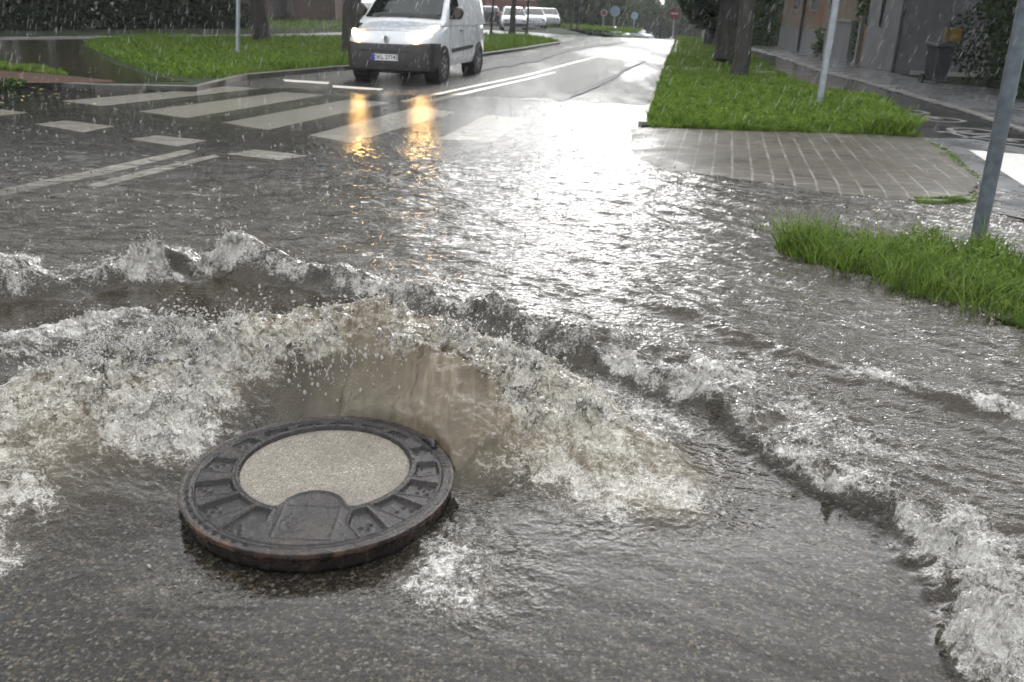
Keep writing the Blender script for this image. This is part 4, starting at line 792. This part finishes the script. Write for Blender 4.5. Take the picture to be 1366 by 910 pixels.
# ------------------------------------------------------------------ vehicles
def car_body(mb, st, zb):
    """st: stations (s, half width, top z, crown)"""
    rings = []
    for s, hw, zt, cw in st:
        pr = [(hw*.94, zb), (hw*.99, zb+.12), (hw, .48+.0*zt), (hw*.985, zt-.22), (hw*.955, zt-.10), (hw*.88, zt-.03), (hw*.72, zt+.0), (hw*.4, zt+cw*.7), (0, zt+cw)]
        pr = [(a, max(b, zb+.001*i)) for i, (a, b) in enumerate(pr)]
        rings.append([(a, s, b) for a, b in pr]+[(-a, s, b) for a, b in pr[-2::-1]])
    mb.loft(rings)
def wheel(parent, x, y, r, wd, sgn):
    e = MB(); prof = [(r*.62, .0), (r*.9, -.02), (r*.985, .02), (r, .06), (r, wd-.06), (r*.985, wd-.02), (r*.9, wd+.0)]; rings = []
    for rad_, o in prof: rings.append([(x+sgn*(-o), y+rad_*math.cos(a), r+rad_*math.sin(a)) for a in np.linspace(0, 2*math.pi, 32, endpoint=False)])
    e.loft(rings); wo_ = e.build('wheel', M['rubber'], parent, smooth=True)
    m2 = MB(); m2.loft([[(x+sgn*o, y+rad_*math.cos(a), r+rad_*math.sin(a)) for a in np.linspace(0, 2*math.pi, 32, endpoint=False)] for rad_, o in ((r*.66, -.03), (r*.66, .006), (r*.60, .012), (r*.56, -.02))])
    for k in range(7):
        a = 2*math.pi*k/7; c_, s_ = math.cos(a), math.sin(a)
        m2.add([(x+sgn*.01, y+r*(.12*c_-.06*s_), r+r*(.12*s_+.06*c_)), (x+sgn*.01, y+r*(.12*c_+.06*s_), r+r*(.12*s_-.06*c_)), (x+sgn*.012, y+r*(.6*c_+.05*s_), r+r*(.6*s_-.05*c_)), (x+sgn*.012, y+r*(.6*c_-.05*s_), r+r*(.6*s_+.05*c_))], [(0, 1, 2, 3)])
    m2.tube([(x-sgn*.03, y, r), (x+sgn*.016, y, r)], r*.17, 14); m2.build('rim', M['rim'], wo_, smooth=False)
    m3 = MB(); m3.tube([(x-sgn*.045, y, r), (x-sgn*.04, y, r)], r*.64, 24); m3.build('brake_shadow_disc', M['trim'], wo_)
def quad_panel(name, pts, mat, parent, th_=.004):
    mb = MB(); a = [Vector(p) for p in pts]; n = (a[1]-a[0]).cross(a[-1]-a[0]).normalized()*th_; k = len(a)
    mb.add([tuple(p) for p in a]+[tuple(p+n) for p in a], [tuple(range(k))[::-1], tuple(range(k, 2*k))]+[(i, (i+1) % k, k+(i+1) % k, k+i) for i in range(k)]); return mb.build(name, mat, parent)
ST = [(0.0, .60, .70, .02), (.03, .72, .78, .02), (.10, .81, .87, .025), (.22, .86, .95, .03), (.45, .89, 1.01, .035), (.8, .905, 1.09, .03), (1.05, .915, 1.16, .02), (1.5, .915, 1.18, 0), (2.5, .915, 1.19, 0), (3.6, .915, 1.19, 0), (4.05, .90, 1.19, 0), (4.2, .86, 1.17, 0)]
van = empty('delivery_van', (-2.63, 17.55, 0), -R_(12), label='white delivery van with headlights on and a black bumper, driving towards the crossing', cat='van')
mb = MB(); car_body(mb, ST, .30); body = mb.build('body', M['white'], van, smooth=True)
def ghw(z): return .895-(z-1.12)*.215
gs = [(.92, 1.13), (1.12, 1.27), (1.35, 1.45), (1.6, 1.62), (1.82, 1.735), (2.0, 1.785), (2.4, 1.815), (3.2, 1.82), (4.0, 1.80), (4.13, 1.74), (4.2, 1.6)]
rings = []
for s, zt in gs:
    hb_ = ghw(1.10); zz1 = max(1.12, zt-.10); pr = [(hb_, 1.08), (ghw(zz1), zz1), (ghw(zz1)-.03, zt-.035), (ghw(zt)-.10, zt), (.35, zt+.02), (0, zt+.025)]
    rings.append([(a, s, b) for a, b in pr]+[(-a, s, b) for a, b in pr[-2::-1]])
mb = MB(); mb.loft(rings); mb.build('cabin', M['white'], van, smooth=True)
# windscreen laid over the slanted front of the cabin
mb = MB(); g = []
for s, zt in [(.99, 1.19), (1.12, 1.27), (1.35, 1.45), (1.6, 1.62), (1.78, 1.71)]:
    g.append([(f*(ghw(zt)-.085), s-.012, zt+.018+.018*(1-f*f)) for f in (-1, -.6, -.2, .2, .6, 1)])
mb.loft(g, closed=False, cap=False); ws = mb.build('windscreen', simple('windscreen_glass', (.008, .012, .012), .06, var=.05), van, smooth=True)
so_ = ws.modifiers.new('s', 'SOLIDIFY'); so_.thickness = .006
mb = MB()
for x0 in (-.55, .12): mb.tube([(x0, .985, 1.20), (x0+.28, 1.08, 1.262), (x0+.52, 1.03, 1.225)], .008, 6)
mb.build('wiper', M['trim'], ws)
for sg in (1, -1):
    pts = [(sg*(ghw(1.2)+.004), 1.33, 1.20), (sg*(ghw(1.2)+.004), 2.22, 1.20), (sg*(ghw(1.66)+.004), 2.12, 1.66), (sg*(ghw(1.66)+.004), 1.78, 1.66), (sg*(ghw(1.5)+.004), 1.55, 1.50)]
    quad_panel('side_window', pts if sg > 0 else pts[::-1], M['glass'], van)
    quad_panel('door_moulding', [(sg*.917, 1.38, .56), (sg*.917, 3.0, .60), (sg*.917, 3.0, .67), (sg*.917, 1.38, .64)][::1 if sg > 0 else -1], M['trim'], van, .014)
    for a, b, c, d in ((1.28, 1.288, .38, 1.16), (2.28, 2.288, .38, 1.16), (3.45, 3.456, .5, 1.16)): quad_panel('door_seam', [(sg*.918, a, c), (sg*.918, b, c), (sg*.904, b, d), (sg*.904, a, d)][::1 if sg > 0 else -1], M['seam'], van, .002)
    mb = MB(); mb.tube([(sg*.905, 2.03, .98), (sg*.935, 2.07, .98), (sg*.935, 2.15, .98), (sg*.905, 2.19, .98)], .016, 8); mb.build('door_handle', M['trim'], van, smooth=True)
    mb = MB(); mb.tube([(sg*.88, 1.42, 1.22), (sg*.98, 1.40, 1.26)], .035, 8); mb.loft([[(sg*.98+.11*q_*math.cos(a)+sg*.06, 1.34+o, 1.33+.125*q_*math.sin(a)) for a in np.linspace(0, 2*math.pi, 16, endpoint=False)] for q_, o in ((.75, -.02), (1, .03), (1, .09), (.9, .12))]); mb.build('wing_mirror', M['trim'], van, smooth=True)
    for yy_ in (.86, 3.56):
        wheel(van, sg*.905, yy_, .315, .2, sg)
        mb = MB(); n_ = 20; mb.tube([(sg*.60, yy_, .33), (sg*.916, yy_, .33)], .385, 28); mb.build('wheel_arch', M['trim'], van)
    # headlamp: a swept almond following the wing
    hl = MB(); rings = []
    for q_, o in ((1.06, .03), (1.0, -.012), (.75, -.03), (.3, -.038)):
        rg = []
        for a in np.linspace(0, 2*math.pi, 24, endpoint=False):
            u = math.cos(a)*q_; v_ = math.sin(a)*q_; lx = .665+.135*u; lz = .875+.085*v_+.065*u; ly = .035+max(0, (lx-.5))**2*2.0+max(0, lz-.8)*.45+o; rg.append((sg*lx, ly, lz))
        rings.append(rg if sg < 0 else rg[::-1])
    hl.loft(rings); hl.build('headlight', M['beam'], van, smooth=True)
    fg = MB(); fg.tube([(sg*.62, .03, .36), (sg*.62, -.015, .36)], .05, 16); fg.build('fog_lamp', M['lampglass'], van)
# black bumper wrapping the nose
rings = []
for z_, o, hw in ((.20, .03, .86), (.26, -.04, .91), (.45, -.06, .928), (.62, -.055, .93), (.73, -.035, .925), (.745, .02, .90)):
    rg = []
    for t_ in np.linspace(-1, 1, 41):
        xx = hw*math.sin(t_*math.pi/2); xx = hw*t_; rg.append((xx, o+float(np.interp(abs(t_)*.93, [0, .5, .64, .76, .85, .90, .915, .93], [.0, .0, .02, .08, .18, .34, .5, .62])), z_+(.0 if z_ < .65 else .10*max(0, abs(xx)-.45)-.12*max(0, abs(xx)-.78))))
    rings.append(rg)
mb = MB(); mb.loft(rings, closed=False, cap=False); bp = mb.build('bumper', M['trim'], van, smooth=True); bp.modifiers.new('s', 'SOLIDIFY').thickness = .03
mb = MB(); mb.box(-.52, .52, -.062, -.04, .595, .625); mb.box(-.45, .45, -.066, -.04, .27, .285); mb.box(-.45, .45, -.066, -.04, .31, .325); mb.box(-.45, .45, -.066, -.04, .35, .365); mb.build('grille', M['ink'], van)
mb = MB(); mb.box(-.26, .26, -.078, -.06, .435, .55); pl = mb.build('number_plate', M['plate'], van)
mb = MB(); mb.box(-.262, -.212, -.081, -.0785, .436, .549); mb.build('blue_band', M['plateblue'], pl)
def text_mesh(txt, size, mat, parent, loc, rot, name):
    cu_ = bpy.data.curves.new('t', 'FONT'); cu_.body = txt; cu_.size = size; cu_.align_x = 'CENTER'; cu_.align_y = 'CENTER'; cu_.extrude = .001; cu_.offset = .0016
    o = bpy.data.objects.new('t', cu_); COL.objects.link(o); bpy.context.view_layer.update(); me = bpy.data.meshes.new_from_object(o.evaluated_get(bpy.context.evaluated_depsgraph_get())); bpy.data.objects.remove(o)
    me.transform(Matrix.Translation(loc) @ Matrix.Rotation(rot, 4, 'X') ); me.materials.clear(); me.materials.append(mat); q_ = bpy.data.objects.new(name, me); return link(q_, parent)
text_mesh('DKL 27742', .105, M['ink'], pl, (.022, -.0805, .492), R_(90), 'lettering')
# emblem: hollow upright diamond on a shield
mb = MB(); mb.loft([[(.0+.055*q_*math.cos(a), -.004+o, .83+.072*q_*math.sin(a)) for a in np.linspace(0, 2*math.pi, 20, endpoint=False)] for q_, o in ((1, .03), (1, -.004), (.85, -.012))]); em = mb.build('emblem', M['rim'], van, smooth=True)
mb = MB(); q1 = [(0, -.018, .83+.055), (.036, -.018, .83), (0, -.018, .83-.055), (-.036, -.018, .83)]; q2 = [(a*.45, b, .83+(c-.83)*.45) for a, b, c in q1]
mb.add(q1+q2, [(0, 1, 5, 4), (1, 2, 6, 5), (2, 3, 7, 6), (3, 0, 4, 7)]); mb.build('diamond', M['ink'], em)
mb = MB(); mb.tube([(-.60, .19, .955), (-.3, .14, .975), (0, .13, .98), (.3, .14, .975), (.60, .19, .955)], .004, 5); mb.build('bonnet_seam', M['seam'], van)

def small_car(x, y, z, rz, paint, label, back=False, lights=None, group=None, tall=1.0):
    e = empty('parked_car', (x, y, z), rz, label=label, cat='car', group=group)
    S_ = [(0, .66, .62*tall, .02), (.05, .76, .70*tall, .02), (.3, .83, .80*tall, .03), (.9, .86, .90*tall, .03), (1.1, .86, .93*tall, 0), (3.3, .86, .95*tall, 0), (3.9, .82, .93*tall, 0), (4.1, .74, .85*tall, 0)]
    mb = MB(); car_body(mb, S_, .22); mb.build('body', M[paint], e, smooth=True)
    g_ = [(1.0, .90*tall), (1.35, 1.12*tall), (1.75, 1.34*tall), (2.1, 1.42*tall), (3.0, 1.43*tall), (3.6, 1.32*tall), (4.0, .96*tall)]; rings = []
    for s, zt in g_:
        hw = .80-(zt-.9)*.32; pr = [(.80, .86*tall), (hw, max(.88*tall, zt-.07)), (hw-.08, zt), (0, zt+.015)]; rings.append([(a, s, b) for a, b in pr]+[(-a, s, b) for a, b in pr[-2::-1]])
    mb = MB(); mb.loft(rings); mb.build('cabin', M[paint], e, smooth=True)
    mb = MB(); gg = [[(f*(.80-(zt-.9)*.32-.1), s-.01, zt+.02) for f in (-1, 0, 1)] for s, zt in g_[:3]]; mb.loft(gg, closed=False, cap=False); w_ = mb.build('windscreen', M['glass'], e); w_.modifiers.new('s', 'SOLIDIFY').thickness = .008
    mb = MB(); gg = [[(f*(.80-(zt-.9)*.32-.1), s+.012, zt+.02) for f in (-1, 0, 1)] for s, zt in [(3.62, 1.29*tall), (3.95, 1.0*tall)]]; mb.loft(gg, closed=False, cap=False); w_ = mb.build('rear_window', M['glass'], e); w_.modifiers.new('s', 'SOLIDIFY').thickness = .008
    mb = MB(); mb.box(-.74, .74, -.03, .10, .26, .46); mb.build('bumper', M['trim'] if paint != 'silver' else M[paint], e, bevel=.02)
    for sg in (1, -1):
        h0, h1 = .735, .62; pts = [(sg*.803, 1.35, .97*tall), (sg*.803, 3.4, .97*tall), (sg*.70, 3.2, 1.30*tall), (sg*.70, 1.85, 1.30*tall)]; quad_panel('side_window', pts if sg > 0 else pts[::-1], M['glass'], e)
        for yy_ in (.75, 3.3): wheel(e, sg*.85, yy_, .30, .18, sg)
        mb = MB(); mb.tube([(sg*.56, .05, .62*tall), (sg*.56, -.02, .60*tall)], .09, 14); mb.build('headlight', M[lights or 'lampglass'], e, smooth=True)
        mb = MB(); mb.box(sg*.62-.1, sg*.62+.1, 4.05, 4.12, .7*tall, .82*tall); mb.build('tail_light', M['taillight'], e)
    return e
g_ = 'cars parked in the side street'
def put(px, py, Y, rz, paint, label, group, **k):
    b = at_y(px, py, Y); small_car(b[0], Y, float(drop(b[0], Y)) if not k.pop('flat', False) else .01, R_(rz), paint, label, group=group, **k)
put(687, 37, 58, 4, 'white', 'white car parked facing the junction, left of the two silver ones', g_, flat=True)
put(714, 35.5, 66, 4, 'silver', 'silver car parked just right of the white one', g_, flat=True)
put(734, 35, 74, 4, 'silver', 'farther silver car at the right end of the parked row', g_, flat=True)
put(652, 22, 78, 184, 'darkcar', 'dark car seen from behind with red tail lights by the red wall', g_, flat=True)
g_ = 'cars far down the main road'
put(838, 48, 98, 62, 'silver', 'blurred grey car crossing at the road end, left of the silver one', g_)
put(868, 49, 112, 40, 'silver', 'blurred pale car at the road end, right of the grey one', g_)
put(897, 54, 138, -12, 'white', 'far car coming up the road with yellow headlights lit', g_, lights='beam_soft')
put(925, 54, 130, 170, 'white', 'far white car at the road end, right of the one with lit headlights', g_, tall=1.25)

# ------------------------------------------------------------------ street things
gp = at(822, 161, 0); gr = empty('storm_drain', (gp[0], gp[1], .012), -R_(10), label='flat iron storm drain grate at the kerb of the main road', cat='drain')
mb = MB(); mb.box(-.42, .42, -.26, -.22, -.01, .014); mb.box(-.42, .42, .22, .26, -.01, .014); mb.box(-.42, -.38, -.22, .22, -.01, .014); mb.box(.38, .42, -.22, .22, -.01, .014); mb.build('frame', M['iron'], gr)
mb = MB()
for i in range(9): mb.box(-.345+i*.08, -.305+i*.08, -.218, .218, -.01, .010)
mb.build('grate', M['iron'], gr)
# litter of yellow leaves on the left
for i in range(26):
    px_ = rnd.choice([rnd.gauss(38, 22), rnd.uniform(0, 200)]); py_ = rnd.uniform(112, 142) if i < 20 else rnd.uniform(96, 110); z_ = .012 if py_ > 116 else KZ+.012; p = at(px_, py_, z_)
    mb = MB(); s = rnd.uniform(.03, .06); a = rnd.random()*6; c_, q_ = math.cos(a)*s, math.sin(a)*s; mb.add([(c_, q_, 0), (-q_*.5, c_*.5, .01), (-c_, -q_, .004), (q_*.5, -c_*.5, .012), (0, 0, .006)], [(0, 1, 4), (1, 2, 4), (2, 3, 4), (3, 0, 4)])
    o = mb.build('fallen_leaf', M['litter']); o.location = (p[0], p[1], z_+.03); tag(o, 'small yellow leaf washed up near the left kerb', 'leaf', 'yellow leaves near the left kerb')
mb = MB(); p = at(17, 113, KZ); Vl, Fl = leaf_cloud([(0, 0, .08, .22, .12, .07, 1)], 160, .05, 77); o = np_mesh('leafy_twig', Vl, Fl, M['leaf_mid']); o.location = (p[0], p[1], .03); tag(o, 'broken leafy twig lying on the left kerb', 'twig')

# ------------------------------------------------------------------ buildings
def wallbox(name, x0, x1, y0, y1, z0, z1, mat, parent, **k):
    mb = MB(); mb.box(x0, x1, y0, y1, z0, z1); return mb.build(name, M[mat], parent, **k)
def windows(parent, face, ys, z0, z1, wd, x, mat='glass'):
    for yv in ys:
        f = MB(); f.box(x-.05, x+.02, yv-wd/2, yv+wd/2, z0, z1); fo = f.build('window', M['palewall'], parent); g = MB(); g.box(x-.055, x-.052, yv-wd/2+.07, yv+wd/2-.07, z0+.07, z1-.07); g.build('pane', M['glass'], fo)
# dark rendered house at the right; its street face runs away from us, its gable faces us
hs_ = empty('house', (10.9, 26.5, 0), -R_(3), label='dark grey rendered house with a narrow slit window beside the cycle path', cat='house')
wallbox('wall', 0, 6.5, 0, 3.2, 0, 2.55, 'render_dark', hs_); wallbox('upper_wall', .03, 6.5, .03, 3.2, 2.62, 6.0, 'render_up', hs_)
wallbox('ledge', -.06, 6.56, -.06, 3.26, 2.55, 2.62, 'render_dark', hs_)
o = wallbox('light_side', -.012, -.002, .14, 3.2, 0, 2.55, 'block', hs_); o.name = 'paler_side_sheet'  # thin sheet giving the street side a paler grey than the gable
f = wallbox('window', -.035, -.013, 1.75, 2.0, 1.25, 2.2, 'trim', hs_); wallbox('pane', -.04, -.036, 1.79, 1.96, 1.29, 2.16, 'glass', f)
f = wallbox('window', 1.6, 2.7, .0, .05, 3.3, 4.6, 'palewall', hs_); wallbox('pane', 1.7, 2.6, -.006, -.002, 3.4, 4.5, 'glass', f)
mb = MB(); mb.tube([(-.07, -.07, 0), (-.07, -.07, 6.0)], .055, 10); mb.build('downpipe', M['trim'], hs_, smooth=True)
wallbox('plinth', .4, 4.0, -.1, -.001, 0, .12, 'palewall', hs_)
mb = MB(); mb.add([(-.3, -.3, 6), (6.8, -.3, 6), (6.8, 3.5, 6), (-.3, 3.5, 6), (-.3, 1.6, 7.6), (6.8, 1.6, 7.6)], [(0, 1, 5, 4), (2, 3, 4, 5), (0, 4, 3), (1, 2, 5), (3, 2, 1, 0)]); rf = mb.build('roof', M['brick'], hs_); wallbox('chimney', 3, 3.6, 1.3, 1.9, 6.6, 8.2, 'brick', rf)
# peeling ochre houses behind
h2 = empty('house', (11.9, 34.5, 0), -R_(1), label='old house with peeling ochre and rust plaster behind the leaning post', cat='house')
wallbox('wall', 0, 6, 0, 8.5, 0, 6.5, 'ochre', h2); wallbox('base', -.04, -.002, 0, 8.5, 0, 1.0, 'block', h2); windows(h2, 0, (1.2, 3.6, 6.2), 1.7, 3.2, 1.0, -.002)
mb = MB(); mb.tube([(-.09, 4.9, 0), (-.09, 4.9, 6.5)], .06, 8); mb.build('downpipe', M['trim'], h2, smooth=True)
mb = MB(); mb.add([(-.3, -.3, 6.5), (6.3, -.3, 6.5), (6.3, 8.8, 6.5), (-.3, 8.8, 6.5), (3, -.3, 8.6), (3, 8.8, 8.6)], [(0, 1, 4), (1, 2, 5, 4), (2, 3, 5), (3, 0, 4, 5), (3, 2, 1, 0)]); mb.build('roof', M['brick'], h2)
h3 = empty('house', (12.9, 50.5, 0), 0, label='farthest old house, pale plaster with dull brick piers beyond the tree trunks', cat='house')
wallbox('wall', 0, 6, 0, 9, -.8, 6.2, 'palewall', h3)
for i in range(4): wallbox('pier', -.12, -.002, .4+i*2.4, .9+i*2.4, -.8, 6.0, 'brick', h3)
windows(h3, 0, (1.8, 4.2, 6.6), 1.6, 3.1, .9, -.002)
mb = MB(); mb.add([(-.3, -.3, 6.2), (6.3, -.3, 6.2), (6.3, 9.3, 6.2), (-.3, 9.3, 6.2), (3, -.3, 8.2), (3, 9.3, 8.2)], [(0, 1, 4), (1, 2, 5, 4), (2, 3, 5), (3, 0, 4, 5), (3, 2, 1, 0)]); mb.build('roof', M['brick'], h3)
# low yard wall with coping and posts, in front of the ochre house
yw = empty('yard_wall', (11.25, 31.6, 0), 0, label='low grey yard wall with a coping beside the ochre house', cat='wall')
wallbox('wall', 0, .25, 0, 2.6, 0, 1.35, 'block', yw); wallbox('coping', -.05, .3, -.05, 2.65, 1.35, 1.43, 'palewall', yw); wallbox('return_wall', .252, 2.2, .0, .2, 0, 1.33, 'block', yw)
for i, (xx, yy_, lb) in enumerate([(11.15, 30.35, 'grey concrete gate pillar nearest the yard wall'), (11.12, 29.75, 'rusty brown gate post between the pillar and the dark house')]):
    e = empty('gate_post', (xx, yy_, 0), label=lb, cat='post'); wallbox('shaft', -.07, .07, -.07, .07, 0, 1.5 if i == 0 else 1.25, 'palewall' if i == 0 else 'wood', e); wallbox('cap', -.1, .1, -.1, .1, 1.5 if i == 0 else 1.25, 1.56 if i == 0 else 1.3, 'palewall' if i == 0 else 'wood', e)
hedge('bush', (11.6, 31.0), (12.6, 29.9), 3.6, 1.3, 'leafy bush between the yard wall and the dark house', 'bush', mat='leaf_mid', n=7000, leaf=.09, seed=31, stems=3)
hedge('bush', (12.2, 44.6), (12.0, 48.5), 3.4, 1.8, 'green bush against the far old houses', 'bush', mat='leaf_mid', n=8000, leaf=.1, seed=32, stems=3)
hedge('bush', (11.5, 33.9), (11.6, 35.6), .7, .5, 'low green weeds at the foot of the ochre house', 'bush', mat='leaf_mid', n=2500, leaf=.06, seed=33, stems=2)
hedge('hedge', (13.0, 24.4), (10.9, 17.6), 4.6, 2.2, 'tall dark evergreen hedge at the right edge behind the tilted post', 'hedge', n=34000, leaf=.075, seed=34)
tree('tree', 13.8, 23.6, .2, 3.6, (-.6, -.6, 4.6, 2.0, 2.0, 1.8), 'leafy tree leaning over the hedge beside the dark house', seed=41, nleaf=14000, leaf=.09, mat='leaf_mid')
# wheelie bin and yellow box beside it
bn = at(1246, 111, .05); be = empty('wheelie_bin', (bn[0], bn[1], .056), R_(8), label='dark wheelie bin against the grey house beside the hedge', cat='bin')
mb = MB(); mb.loft([[(-.22*a, -.24*a, z_), (.22*a, -.24*a, z_), (.22*a, .24*a, z_), (-.22*a, .24*a, z_)] for a, z_ in ((.85, .06), (1.0, .86))]); mb.build('body', M['bin'], be, bevel=.02)
mb = MB(); mb.loft([[(-.25, -.28, .86), (.25, -.28, .86), (.25, .28, .86), (-.25, .28, .86)], [(-.23, -.25, .92), (.23, -.25, .92), (.23, .26, .95), (-.23, .26, .95)]]); mb.build('lid', M['bin'], be, bevel=.015)
for sg in (1, -1): mb = MB(); mb.tube([(sg*.2, .22, .1), (sg*.25, .22, .1)], .1, 14); mb.build('wheel', M['rubber'], be)
yb = at(1268, 113, .05); ye = empty('post_box', (yb[0], yb[1]+.35, .056), label='yellow box on a thin dark stand between the bin and the hedge', cat='box')
mb = MB(); mb.tube([(-.16, 0, 0), (-.16, 0, 1.45)], .03, 8); mb.build('stand', M['trim'], ye); wallbox('box', -.12, .14, -.1, .12, .98, 1.28, 'yellow', ye, bevel=.02); wallbox('strip', -.23, -.195, -.05, .05, .98, 1.3, 'yellow', ye)
# left: brown brick wall, red wall and pale block behind the parked cars
bw = empty('brick_building', (-30, 70.5, 0), label='long brown brick building behind the old tree on the lawn', cat='building')
wallbox('wall', 0, 15.6, 0, 6, 0, 6.0, 'brick', bw); wallbox('roof', -.3, 15.9, -.3, 6.3, 6.0, 6.3, 'render_dark', bw)
rw = empty('building', (-8, 88, 0), label='building with a dull red wall and pale upper floor behind the parked cars', cat='building')
wallbox('wall', 0, 12, 0, 5, 0, 2.0, 'redwall', rw); wallbox('upper_wall', .02, 12, .05, 5, 2.0, 7, 'palewall', rw); wallbox('roof', -.3, 12.3, -.3, 5.3, 7, 7.3, 'render_dark', rw)
windows(rw, 0, (), 0, 1, 1, 0)
# pillars / cabinet on the island at the far end
cb_ = at(944, 57, .06); ce = empty('junction_box', (cb_[0], cb_[1], .06), label='pale concrete cabinet on the far grass of the island', cat='cabinet'); wallbox('body', -.25, .25, -.18, .18, 0, .85, 'palewall', ce, bevel=.02); wallbox('lid', -.29, .29, -.22, .22, .85, .92, 'palewall', ce); wallbox('door', -.2, .2, -.19, -.1805, .1, .75, 'block', ce)
pb = at(938, 52, .06); ee = empty('wooden_post', (pb[0], pb[1], .06), label='pale upright utility post behind the concrete cabinet', cat='post'); mb = MB(); mb.tube([(0, 0, 0), (0, 0, 3.2)], [.12, .1], 10); mb.build('shaft', M['palewall'], ee, smooth=True)
mb = MB(); mb.tube([(0, 0, 3.2), (0, 0, 3.26)], [.11, .04], 10); mb.build('cap', M['trim'], ee)
